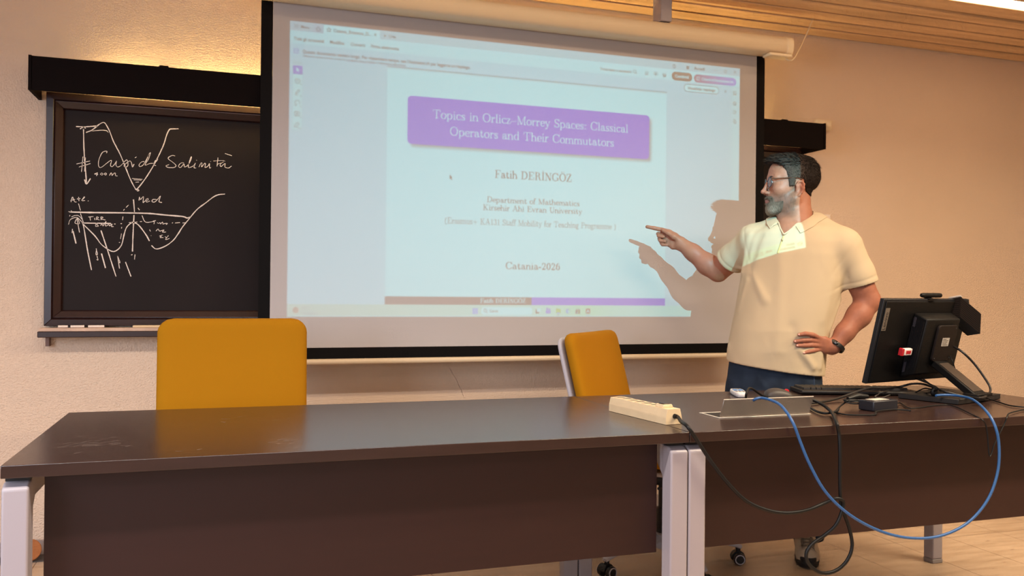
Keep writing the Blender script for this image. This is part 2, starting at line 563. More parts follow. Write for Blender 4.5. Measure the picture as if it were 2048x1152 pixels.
class Canvas:
    def __init__(self, w, h):
        self.w, self.h = w, h
        self.a = np.zeros((h, w, 3), np.float32)          # row 0 at the top

    def blend(self, y0, x0, al, col):
        h, w = al.shape
        ya, yb, xa, xb = max(y0, 0), min(y0 + h, self.h), max(x0, 0), min(x0 + w, self.w)
        if ya >= yb or xa >= xb:
            return
        al = al[ya - y0:yb - y0, xa - x0:xb - x0, None]
        self.a[ya:yb, xa:xb] = self.a[ya:yb, xa:xb] * (1 - al) + np.array(col, np.float32) * al

    def polys(self, polys, col, op=1.0, S=4):
        if not polys:
            return
        allp = np.concatenate(polys)
        x0, y0 = np.floor(allp.min(0)).astype(int) - 1
        x1, y1 = np.ceil(allp.max(0)).astype(int) + 2
        m = np.zeros(((y1 - y0) * S, (x1 - x0) * S), bool)
        for p in polys:
            q = (p - np.array([x0, y0])) * S - 0.5
            ax, ay = np.maximum(np.floor(q.min(0)).astype(int), 0)
            bx, by = np.ceil(q.max(0)).astype(int) + 1
            if bx <= ax or by <= ay:
                continue
            gx, gy = np.meshgrid(np.arange(ax, bx), np.arange(ay, by))
            pos = np.ones(gx.shape, bool)
            neg = np.ones(gx.shape, bool)
            for i in range(len(q)):
                a, b = q[i], q[(i + 1) % len(q)]
                c = (b[0] - a[0]) * (gy - a[1]) - (b[1] - a[1]) * (gx - a[0])
                pos &= c >= -1e-6
                neg &= c <= 1e-6
            sub = m[ay:by, ax:bx]
            sub |= (pos | neg)[:sub.shape[0], :sub.shape[1]]
        al = m.reshape(y1 - y0, S, x1 - x0, S).mean((1, 3)).astype(np.float32) * op
        self.blend(y0, x0, al, col)

    def rrect(self, x0, y0, x1, y1, r, col, op=1.0, line=0.0, soft=1.0, grad=None):
        p = int(soft) + 3
        gx, gy = np.meshgrid(np.arange(int(x0) - p, int(x1) + p) + 0.5, np.arange(int(y0) - p, int(y1) + p) + 0.5)
        qx = np.abs(gx - (x0 + x1) / 2) - (x1 - x0) / 2 + r
        qy = np.abs(gy - (y0 + y1) / 2) - (y1 - y0) / 2 + r
        sd = np.hypot(np.maximum(qx, 0), np.maximum(qy, 0)) + np.minimum(np.maximum(qx, qy), 0) - r
        if line:
            sd = np.abs(sd + line / 2) - line / 2
        al = np.clip(0.5 - sd / soft, 0, 1) * op
        if grad is not None:
            t = np.clip((gx - x0) / (x1 - x0), 0, 1)[..., None]
            col = np.array(col) * (1 - t) + np.array(grad) * t
        self.blend(int(y0) - p, int(x0) - p, al.astype(np.float32), col)

    def line(self, pts, w, col, op=1.0):
        P = []
        for a, b in zip(pts[:-1], pts[1:]):
            a, b = np.array(a, float), np.array(b, float)
            t = (b - a) / max(np.hypot(*(b - a)), 1e-6)
            n = np.array([-t[1], t[0]]) * w / 2
            a2, b2 = a - t * w * 0.3, b + t * w * 0.3
            P.append(np.array([a2 + n, b2 + n, b2 - n, a2 - n]))
        self.polys(P, col, op)

    def ring(self, cx, cy, r, w, col, op=1.0, a0=0, a1=360):
        n = 24
        self.line([(cx + r * math.cos(a), cy + r * math.sin(a)) for a in np.radians(np.linspace(a0, a1, n))], w, col, op)

    def sans(self, s, x0, base, x1, size, col, op=1.0, bold=0.0):
        tr, a, b = text_tris(s, 1.0, max(bold, 0.024))
        if not tr:
            return
        k = (x1 - x0) / (b - a) if x1 else size
        self.polys([np.stack([x0 + (t[:, 0] - a) * k, base - t[:, 1] * size], 1) for t in tr], col, op)

    def serif(self, s, x0, base, x1, cap, col, op=1.0, stem=0.078, hair=0.036):
        P, adv = serif_polys(s, stem, hair)
        em_ = cap / 0.683
        k = (x1 - x0) / adv
        self.polys([np.stack([x0 + p[:, 0] * k, base - p[:, 1] * em_], 1) for p in P], col, op)


def draw_slide():
    W = (0.95, 0.97, 0.97)
    K = (0.03, 0.03, 0.03)
    G_ = (0.03, 0.03, 0.035)
    VIO = (0.06, 0.025, 0.78)
    cv = Canvas(PW, PH)
    cv.a[:] = (0.86, 0.78, 0.84)
    # window chrome: title bar with tabs, tool row, message strip
    cv.rrect(-9, -9, 1930, 34, 0, (0.84, 0.70, 0.74))
    cv.rrect(-9, 2, 84, 34, 0, (0.78, 0.62, 0.68))
    cv.rrect(84, 2, 120, 34, 0, (0.72, 0.56, 0.66))
    cv.rrect(122, 3, 332, 40, 0, W)
    cv.rrect(335, 8, 400, 29, 3, (0.7, 0.6, 0.68), line=1.5)
    cv.rrect(-9, 34, 1930, 83, 0, (0.93, 0.93, 0.94))
    cv.rrect(-9, 83, 1930, 132, 0, (0.84, 0.79, 0.86))
    cv.line([(0, 83), (1920, 83)], 1.5, (0.6, 0.5, 0.6), 0.6)
    for k in range(3):
        cv.line([(16, 13 + 5 * k), (30, 13 + 5 * k)], 1.6, G_)
    cv.sans('Menu', 39, 23, 69, 15, G_)
    cv.line([(94, 20), (102, 12), (110, 20)], 2, G_)
    cv.line([(96, 19), (96, 27), (108, 27), (108, 19)], 2, G_)
    star = [(141 + (9 if k % 2 == 0 else 4) * math.sin(k * math.pi / 5), 19 - (9 if k % 2 == 0 else 4) * math.cos(k * math.pi / 5)) for k in range(11)]
    cv.line(star, 1.8, G_)
    cv.sans('Catania_Erasmus_D...', 158, 25, 300, 17, G_)
    cv.line([(311, 15), (319, 23)], 1.8, G_)
    cv.line([(319, 15), (311, 23)], 1.8, G_)
    cv.line([(346, 19), (356, 19)], 1.8, G_)
    cv.line([(351, 14), (351, 24)], 1.8, G_)
    cv.sans('Crea', 366, 24, 393, 15, G_)
    for t, a, b in (('Tutti gli strumenti', 14, 123), ('Modifica', 146, 198), ('Converti', 222, 276), ('Firma elettronica', 299, 406)):
        cv.sans(t, a, 69, b, 17, G_)
    cv.rrect(14, 99, 32, 117, 2, (0.3, 0.25, 0.75), line=2.5)
    cv.line([(18, 108), (28, 108)], 2, (0.3, 0.25, 0.75))
    cv.sans("Questo documento sembra lungo. Per risparmiare tempo, usa l'Assistente IA per leggerne un riepilogo.", 46, 114, 691, 18, G_)
    cv.sans("Utilizzando questo servizio, accetti le Condizioni d'uso di Adobe e l'Informativa sulla privacy.", 46, 127, 434, 10.5, (0.1, 0.1, 0.12))
    cv.line([(206, 129), (312, 129)], 1.3, (0.3, 0.3, 0.5))
    cv.line([(331, 129), (434, 129)], 1.3, (0.3, 0.3, 0.5))
    # right end of the bars
    cv.ring(1595, 20, 7, 1.8, G_)
    cv.line([(1595, 16), (1595, 21), (1598, 22)], 1.6, G_)
    cv.rrect(1624, 13, 1637, 26, 2, (0.6, 0.6, 0.75), line=1.5)
    for k in range(4):
        cv.rrect(1654 + 7 * (k % 2), 13 + 7 * (k // 2), 1660 + 7 * (k % 2), 19 + 7 * (k // 2), 1, G_)
    cv.sans('Accedi', 1691, 25, 1744, 18, G_)
    cv.line([(1790, 19), (1804, 19)], 1.6, G_)
    cv.rrect(1840, 13, 1852, 25, 1, G_, line=1.6)
    cv.line([(1889, 12), (1901, 24)], 1.6, G_)
    cv.line([(1901, 12), (1889, 24)], 1.6, G_)
    cv.sans('Trova testo o strumenti', 1249, 67, 1392, 16, G_)
    cv.ring(1408, 58, 6.5, 2, G_)
    cv.line([(1413, 63), (1419, 69)], 2.2, G_)
    cv.rrect(1457, 54, 1471, 68, 2, G_, line=1.6)
    cv.rrect(1461, 60, 1467, 68, 1, G_, line=1.4)
    cv.ring(1507, 60, 8, 1.8, G_, 1, 150, 390)
    cv.line([(1507, 70), (1507, 59)], 1.8, G_)
    cv.line([(1503, 63), (1507, 58), (1511, 63)], 1.8, G_)
    cv.rrect(1540, 55, 1556, 66, 3, G_, line=2.2)
    cv.rrect(1543, 61, 1553, 70, 1, G_, line=1.8)
    cv.rrect(1583, 42, 1682, 79, 18, (0.12, 0.06, 0.05))
    cv.sans('Condividi', 1599, 66, 1666, 17, W, 1, 0.02)
    cv.rrect(1691, 44, 1902, 79, 17, (0.62, 0.10, 0.20), grad=(0.52, 0.28, 0.85))
    cv.rrect(1704, 54, 1719, 69, 3, W, line=2)
    cv.sans("Chiedi all'Assistente IA", 1728, 67, 1888, 16, W, 1, 0.015)
    cv.rrect(1643, 89, 1815, 122, 16, (0.95, 0.95, 0.95))
    cv.rrect(1643, 89, 1815, 122, 16, G_, line=2)
    cv.sans('Visualizza riepilogo', 1660, 111, 1798, 16, G_)
    cv.line([(1844, 102), (1852, 110)], 2, G_)
    cv.line([(1852, 102), (1844, 110)], 2, G_)
    # document area
    cv.rrect(1877, 84, 1930, 1033, 0, (0.88, 0.86, 0.86))
    cv.line([(1877, 84), (1877, 1033)], 1.5, (0.6, 0.55, 0.6), 0.7)
    cv.line([(1862, 146), (1862, 172)], 2, (0.5, 0.5, 0.52), 0.8)
    cv.rrect(1887, 102, 1903, 117, 2, G_, line=1.8)
    cv.line([(1890, 113), (1900, 113)], 2, G_)
    cv.ring(1895, 154, 8, 2, (0.3, 0.18, 0.18))
    cv.ring(1895, 156, 4, 1.6, (0.3, 0.18, 0.18))
    cv.rrect(1887, 184, 1898, 201, 2, (0.3, 0.18, 0.18), line=1.8)
    cv.line([(1898, 186), (1904, 190), (1898, 196)], 1.8, (0.3, 0.18, 0.18))
    cv.rrect(1887, 222, 1898, 237, 2, (0.3, 0.18, 0.18), line=1.8)
    cv.rrect(1891, 227, 1903, 242, 2, (0.3, 0.18, 0.18), line=1.8)
    # zoom controls low on the right, which fall on the shirt
    cv.rrect(1886, 920, 1904, 934, 3, (0.25, 0.14, 0.14), line=2)
    cv.ring(1895, 968, 7, 2, (0.25, 0.14, 0.14))
    cv.line([(1900, 973), (1907, 979)], 2, (0.25, 0.14, 0.14))
    # tool strip on the left
    cv.rrect(11, 158, 47, 398, 5, (0.95, 0.93, 0.9))
    cv.rrect(11, 158, 47, 398, 5, (0.5, 0.55, 0.5), line=1.2, op=0.7)
    cv.line([(13, 152), (45, 152)], 2.5, (0.35, 0.3, 0.2), 0.7)
    cv.rrect(12, 161, 47, 193, 3, (0.2, 0.16, 0.75))
    cv.polys([np.array([(24, 168), (36, 178), (31, 179)]), np.array([(24, 168), (31, 179), (25, 184)])], W)
    cv.line([(31, 179), (34, 186)], 2, W)
    cv.ring(29, 218, 8.5, 2, G_)
    cv.line([(25, 217), (33, 217)], 1.6, G_)
    cv.line([(22, 266), (25, 258), (34, 249), (38, 253), (29, 262), (22, 266)], 1.8, G_)
    cv.line([(20, 269), (32, 269)], 1.6, G_)
    cv.ring(29, 297, 8.5, 1.9, G_, 1, 120, 400)
    cv.line([(22, 302), (22, 309), (28, 306)], 1.9, G_)
    cv.rrect(19, 329, 38, 347, 2, G_, line=1.9)
    cv.sans('A', 24, 343, 33, 15, G_, 1, 0.02)
    cv.line([(19, 387), (22, 378), (31, 369), (37, 375), (28, 385), (19, 387)], 1.9, G_)
    cv.line([(26, 389), (40, 389)], 1.7, G_)
    for y in (187, 226, 268, 307, 348, 389):
        cv.polys([np.array([(43, y), (43, y + 5), (38, y + 5)])], G_)
    # the page: shadow under the top edge, white sheet
    for k in range(14):
        cv.rrect(361, 131 + k, 1561, 133 + k, 0, (0.2, 0.16, 0.16), op=0.55 * (1 - k / 14) ** 1.5)
    cv.rrect(361, 146, 1561, 1033, 0, W, op=0.0)
    sheet = np.linspace(0, 1, 887)[:, None]
    cv.blend(146, 361, np.ones((887, 1200), np.float32), W)
    for k in range(14):
        cv.rrect(361, 132 + k, 1561, 133 + k + 1, 0, W, op=(k / 14) ** 0.8 * 0.9)
    cv.line([(361, 140), (361, 1003)], 1.4, (0.5, 0.5, 0.55), 0.6)
    cv.line([(1561, 140), (1561, 1003)], 1.4, (0.5, 0.5, 0.55), 0.6)
    cv.rrect(455, 250, 1489, 431, 14, (0.10, 0.08, 0.12), op=0.75, soft=16)
    cv.rrect(442, 237, 1479, 421, 16, VIO)
    cv.serif('Topics in Orlicz\u2013Morrey Spaces: Classical', 540, 316, 1381, 33, W, stem=0.074, hair=0.04)
    cv.serif('Operators and Their Commutators', 609, 378, 1316, 33, W, stem=0.074, hair=0.04)
    cv.serif('Fatih DER\u0130NG\u00d6Z', 795, 533, 1127, 31, K, stem=0.115, hair=0.05)
    cv.serif('Department of Mathematics', 763, 630, 1163, 22, K, stem=0.105, hair=0.055)
    cv.serif('Kirsehir Ahi Evran University', 747, 662, 1175, 22, K, stem=0.105, hair=0.055)
    cv.serif('(Erasmus+ KA131 Staff Mobility for Teaching Programme )', 592, 719, 1329, 23, K, stem=0.08, hair=0.05)
    cv.serif('Catania-2026', 844, 892, 1080, 28, K, stem=0.115, hair=0.05)
    cv.rrect(361, 1003, 957, 1034, 0, (0.012, 0.008, 0.008))
    cv.rrect(957, 1003, 1561, 1034, 0, VIO)
    cv.serif('Fatih DER\u0130NG\u00d6Z', 740, 1026, 932, 17, W, stem=0.11, hair=0.05)
    # mouse pointer
    cv.polys([np.array([(611, 529), (623, 542), (611, 547)]), np.array([(614, 541), (618, 540), (622, 551), (619, 552)])], K)
    # task bar
    t = np.linspace(0, 1, PW)[None, :, None]
    bar = np.array((0.95, 0.68, 0.52)) * (1 - t) + np.array((0.80, 0.92, 0.78)) * t
    bar = bar * (1 - 0.25 * np.exp(-((t - 0.62) / 0.06) ** 2) * np.array((0.3, 0, 0.9)))
    cv.a[1034:1080] = bar
    cv.a[1077:1080] = W
    cv.ring(31, 1056, 5.5, 11, (0.95, 0.22, 0.12))
    cv.sans('24\u00b0C', 52, 1054, 80, 15, (0.3, 0.3, 0.3))
    cv.sans('Soleggiato', 52, 1071, 113, 14, (0.42, 0.42, 0.42))
    for k in range(4):
        cv.rrect(709 + 12 * (k % 2), 1047 + 12 * (k // 2), 720 + 12 * (k % 2), 1058 + 12 * (k // 2), 1, (0.10, 0.32, 0.85))
    cv.rrect(744, 1042, 961, 1074, 15, W, op=0.9)
    cv.rrect(744, 1042, 961, 1074, 15, (0.6, 0.7, 0.6), line=1.2, op=0.6)
    cv.ring(762, 1056, 6, 2, G_)
    cv.line([(767, 1061), (772, 1067)], 2.2, G_)
    cv.sans('Cerca', 780, 1063, 815, 16, G_)
    cv.rrect(974, 1052, 990, 1068, 1, (0.08, 0.06, 0.05))
    cv.rrect(980, 1047, 996, 1061, 1, (0.9, 0.9, 0.9))
    cv.ring(1025, 1049, 2.5, 5, (0.22, 0.18, 0.7))
    cv.ring(1035, 1051, 2, 4, (0.22, 0.18, 0.7))
    cv.rrect(1018, 1054, 1040, 1068, 5, (0.25, 0.2, 0.78))
    cv.rrect(1063, 1049, 1084, 1066, 2, (0.85, 0.62, 0.08))
    cv.rrect(1063, 1047, 1073, 1053, 2, (0.75, 0.5, 0.05))
    cv.rrect(1067, 1063, 1080, 1068, 2, (0.15, 0.35, 0.8))
    cv.rrect(1069, 1072, 1077, 1075, 1, G_)
    cv.ring(1116, 1058, 6, 8, (0.1, 0.38, 0.75))
    cv.ring(1116, 1058, 7, 6, (0.15, 0.6, 0.35), 1, -60, 60)
    cv.rrect(1114, 1057, 1124, 1062, 2, W)
    cv.rrect(1149, 1052, 1170, 1069, 2, (0.12, 0.1, 0.1))
    cv.rrect(1154, 1047, 1165, 1054, 2, (0.2, 0.2, 0.2), line=2)
    for k, c in enumerate(((0.8, 0.2, 0.1), (0.2, 0.6, 0.1), (0.1, 0.4, 0.8), (0.9, 0.7, 0.1))):
        cv.rrect(1155 + 5 * (k % 2), 1057 + 5 * (k // 2), 1159 + 5 * (k % 2), 1061 + 5 * (k // 2), 0, c)
    cv.rrect(1195, 1047, 1215, 1068, 3, (0.55, 0.03, 0.02))
    cv.line([(1199, 1064), (1205, 1051), (1211, 1064)], 2, W)
    cv.line([(1199, 1060), (1211, 1060)], 1.8, W)
    cv.rrect(1196, 1072, 1214, 1075, 1, (0.1, 0.3, 0.7))
    cv.rrect(1725, 1052, 1746, 1066, 2, G_, line=2)
    cv.sans('ITA', 1757, 1063, 1780, 15, G_)
    cv.sans('16:54', 1838, 1054, 1872, 14, G_)
    cv.sans('13/05/2026', 1808, 1071, 1874, 14, G_)
    cv.rrect(1886, 1048, 1906, 1066, 4, (0.4, 0.12, 0.12), line=2.5)
    cv.line([(1890, 1057), (1902, 1057)], 2, (0.4, 0.12, 0.12))
    # the lamp of the projector is cyan-white
    cv.a *= np.array((0.22, 0.88, 1.05), np.float32)
    out = np.ones((PH, PW, 4), np.float32)
    out[..., :3] = cv.a[::-1]
    pic.pixels.foreach_set(out.ravel())
    pic.update()


draw_slide()


# ------------------------------------------------------------------ materials of the room
WALL = mat('stucco_wall', 'e0c6ae', 0.85, spec=0.2, bump=1.0, bscale=140, bdist=0.0075, var=0.03, vscale=1.5)
PAINT = mat('plain_wall', '8f8478', 0.9, spec=0.2)
SLAT = mat('slat_wood', 'dab58c', 0.5, spec=0.3, var=0.20, vscale=2.2, detail=5, stretch=(0.5, 9, 9))
DARK = mat('plenum_dark', '100c0a', 0.9, spec=0.1)
BLACK = mat('black_paint', '080505', 0.6, spec=0.12)
LAMPBLK = mat('lamp_fascia', '0d0504', 0.75, spec=0.1, var=0.1, vscale=20)
FRAMEWOOD = mat('frame_wood', '2a1512', 0.35, spec=0.5, var=0.15, vscale=6, stretch=(8, 8, 1.2))
SLATE = mat('slate', '1f1716', 0.7, spec=0.2, var=0.16, vscale=2.2, detail=4)
CHALK = mat('chalk', 'e8d9cc', 0.95, spec=0.1)
CLOTH = mat('screen_cloth', 'b6b0ae', 0.85, spec=0.15)
HOUSE = mat('housing_enamel', 'd6c0a0', 0.4, spec=0.4)
CREAM = mat('cream_plastic', 'e3cfae', 0.4, spec=0.4)
LAMINATE = mat('table_laminate', '33231f', 0.22, spec=0.5, var=0.10, vscale=7, detail=4, stretch=(1, 12, 12), bump=0.02, bscale=300)
PANEL = mat('panel_laminate', '2a1310', 0.5, spec=0.35, var=0.06, vscale=7, stretch=(1, 12, 12))
LEG = mat('leg_enamel', '9d959a', 0.4, spec=0.45)
LEGCAP = mat('leg_cap', '8d8583', 0.5)
GREY = mat('chair_shell', 'b9b4ba', 0.45, spec=0.4)
YELLOW = mat('yellow_fabric', 'a26d0a', 0.9, spec=0.15, sheen=0.25, var=0.07, vscale=500, bump=0.25, bscale=700, bdist=0.001)
WHEEL = mat('black_plastic', '171415', 0.5, spec=0.4)
SKIRT = mat('skirting', 'a08f88', 0.5)
STONE = mat('dark_stone_strip', '4a423e', 0.8, var=0.6, vscale=90)


def floor_mat():
    m = bpy.data.materials.new('marble_tiles')
    m.use_nodes = True
    t = m.node_tree
    b = t.nodes['Principled BSDF']
    b.inputs['Roughness'].default_value = 0.38
    b.inputs['Specular IOR Level'].default_value = 0.4
    tcn = t.nodes.new('ShaderNodeTexCoord')

    def noise(scale, st, detail=5):
        mp = t.nodes.new('ShaderNodeMapping')
        mp.inputs['Scale'].default_value = st
        mp.inputs['Rotation'].default_value = (0, 0, 0.7)
        t.links.new(tcn.outputs['Object'], mp.inputs[0])
        n = t.nodes.new('ShaderNodeTexNoise')
        n.inputs['Scale'].default_value = scale
        n.inputs['Detail'].default_value = detail
        t.links.new(mp.outputs[0], n.inputs['Vector'])
        return n.outputs[0]
    r = t.nodes.new('ShaderNodeValToRGB')
    r.color_ramp.elements[0].position = 0.3
    r.color_ramp.elements[0].color = (*lin('b0957a'), 1)
    r.color_ramp.elements[1].position = 0.62
    r.color_ramp.elements[1].color = (*lin('cbb095'), 1)
    t.links.new(noise(3, (1.2, 9, 1)), r.inputs[0])
    # small dark pits
    v = t.nodes.new('ShaderNodeMapRange')
    v.inputs[1].default_value = 0.70
    v.inputs[2].default_value = 0.76
    t.links.new(noise(16, (1, 3.2, 1), 2), v.inputs[0])
    mx = t.nodes.new('ShaderNodeMix')
    mx.data_type = 'RGBA'
    t.links.new(v.outputs[0], mx.inputs[0])
    t.links.new(r.outputs[0], mx.inputs[6])
    mx.inputs[7].default_value = (*lin('7a5c48'), 1)
    # joints
    br = t.nodes.new('ShaderNodeTexBrick')
    br.offset = 0.0
    mp = t.nodes.new('ShaderNodeMapping')
    mp.inputs['Location'].default_value = (-2.573 + 0.3 * 10, -1.9 + 1.2 * 6, 0)
    t.links.new(tcn.outputs['Object'], mp.inputs[0])
    t.links.new(mp.outputs[0], br.inputs['Vector'])
    br.inputs['Scale'].default_value = 1.0
    br.inputs['Brick Width'].default_value = 0.3
    br.inputs['Row Height'].default_value = 1.2
    br.inputs['Mortar Size'].default_value = 0.0013
    br.inputs['Mortar Smooth'].default_value = 0.0
    m2 = t.nodes.new('ShaderNodeMix')
    m2.data_type = 'RGBA'
    t.links.new(br.outputs['Fac'], m2.inputs[0])
    t.links.new(mx.outputs[2], m2.inputs[6])
    m2.inputs[7].default_value = (*lin('5a4434'), 1)
    t.links.new(m2.outputs[2], b.inputs['Base Color'])
    return m


FLOOR = floor_mat()

# ------------------------------------------------------------------ the room
XL, XR, YF, YB, ZC = -3.0, 5.0, -3.5, 4.0, 2.57


def wallbox(name, lo, hi, m):
    return MB().box(lo, hi).build(name, m, kind='structure')


wb = wallbox('wall_back', (XL - .1, YB, 0), (XR + .1, YB + .12, 2.75), WALL)
# a fine crack in the plaster below the screen
cr = MB()
cp = [at(*q, YB - 0.0006) for q in ((885, 716), (893, 724), (899, 735), (905, 748), (912, 757), (918, 772), (923, 781), (927, 793))]
for a, b in zip(cp[:-1], cp[1:]):
    cr.face([cr.pt(a + Vector((-.0007, 0, 0))), cr.pt(a + Vector((.0007, 0, 0))), cr.pt(b + Vector((.0007, 0, 0))), cr.pt(b + Vector((-.0007, 0, 0)))])
cr.build('crack', mat('crack_dark', '6d5546', 0.95, spec=0.0), wb)
wallbox('wall_right', (XR, YF, 0), (XR + .12, YB, 2.75), PAINT)
wallbox('wall_left', (XL - .12, YF, 0), (XL, YB, 2.75), PAINT)
wallbox('wall_front', (XL - .1, YF - .12, 0), (XR + .1, YF, 2.75), PAINT)
wallbox('floor', (XL - .1, YF - .1, -0.1), (XR + .1, YB + .1, 0), FLOOR)
wallbox('baseboard_back', (XL, YB - .014, 0.0), (XR, YB, 0.062), SKIRT)
wallbox('trim_1', (XL, YB - .11, 0.0), (XR, YB - .014, 0.004), STONE)

# slatted ceiling under a dark void
ce = MB()
yy = 3.987
rs = random.Random(3)
k = 0
while yy > YF + .1:
    w, gap = 0.1005, 0.018
    if k == 4:
        w, gap = 0.084, 0.022
    if k == 5:                      # the board beside the lamp, then the slot that holds it
        w, gap = 0.124, 0.098
    lo = yy - w
    dz = rs.uniform(-.002, .002)
    tp = rs.uniform(-.003, .0)
    b = len(ce.v)
    for x in (XL, XR):
        for y, z in ((lo, ZC + dz + tp), (yy, ZC + dz), (yy, ZC + dz + .02), (lo, ZC + dz + tp + .02)):
            ce.pt((x, y, z))
    for q in ((0, 1, 2, 3), (7, 6, 5, 4), (0, 4, 5, 1), (1, 5, 6, 2), (2, 6, 7, 3), (3, 7, 4, 0)):
        ce.face([b + j for j in q])
    yy = lo - gap
    k += 1
ceil = ce.build('ceiling', SLAT, bevel=0.002, seg=1, kind='structure')
wallbox('ceiling_void', (XL - .1, YF - .1, ZC + .085), (XR + .1, YB + .1, ZC + .2), DARK)

# the long ceiling lamp at the upper right
lp = empty('ceiling_light', (2.6, 3.237, ZC), 'bright white strip lamp set between the ceiling slats at the upper right', 'lamp')
MB().box((0.3, 3.192, ZC + .010), (XR - .1, 3.282, ZC + .035)).build('lamp_tray', LEG, lp)
MB().box((0.32, 3.196, ZC + .001), (XR - .12, 3.278, ZC + .0095)).build('diffuser', mat('lamp_diffuser', 'ffdcb0', 0.5, emit=11.0), lp, bevel=.002)

# ------------------------------------------------------------------ blackboard with its lamp
BX0, BX1 = -0.722, 2.985
bd = empty('blackboard', (1.13, 3.99, 0.9), 'long blackboard in a dark wooden frame with white chalk curves and words, behind the screen', 'blackboard')
MB().box((BX0 + .06, 3.972, .99), (BX1 - .06, 3.985, 1.88)).build('writing_surface', SLATE, bd)


def frame_side(x0, z0, x1, z1, inward):
    """A moulding along one side of the board: outer flat, a step, a bevel down to the slate."""
    a, b = Vector((x0, 0, z0)), Vector((x1, 0, z1))
    iv = Vector((inward[0], 0, inward[1]))
    t = (b - a).normalized()
    m = MB()
    prof = [(0, 3.997), (0, 3.946), (.028, 3.944), (.031, 3.951), (.035, 3.944), (.062, 3.958), (.066, 3.975), (.066, 3.997)]
    r0, r1 = [], []
    for d, y in prof:
        p = a + iv * d + t * d
        r0.append((p.x, y, p.z))
        p = b + iv * d - t * d
        r1.append((p.x, y, p.z))
    m.rings([[Vector(q) for q in r0], [Vector(q) for q in r1]])
    return m


for q in ((BX0, .957, BX0, 1.926, (1, 0)), (BX1, .957, BX1, 1.926, (-1, 0)), (BX0, 1.926, BX1, 1.926, (0, -1)), (BX0, .957, BX1, .957, (0, 1))):
    frame_side(*q).build('frame', FRAMEWOOD, bd, bevel=.0015, seg=1)
tr = MB().box((BX0 - .012, 3.885, .912), (BX1 + .012, 3.998, .937)).build('chalk_tray', mat('tray_wood', '2a1512', 0.4), bd, bevel=.003)
MB().box((BX0 - .008, 3.892, .9375), (BX1 + .008, 3.944, .950)).build('tray_top', mat('tray_top_dusty', 'c9a992', 0.9, var=.15, vscale=12), tr)
for x in (BX0 + .004, 1.1, BX1 - .03):
    MB().box((x, 3.965, .872), (x + .014, 3.998, .911)).build('bracket', mat('bracket_wood', '7b5c50', 0.6), tr)

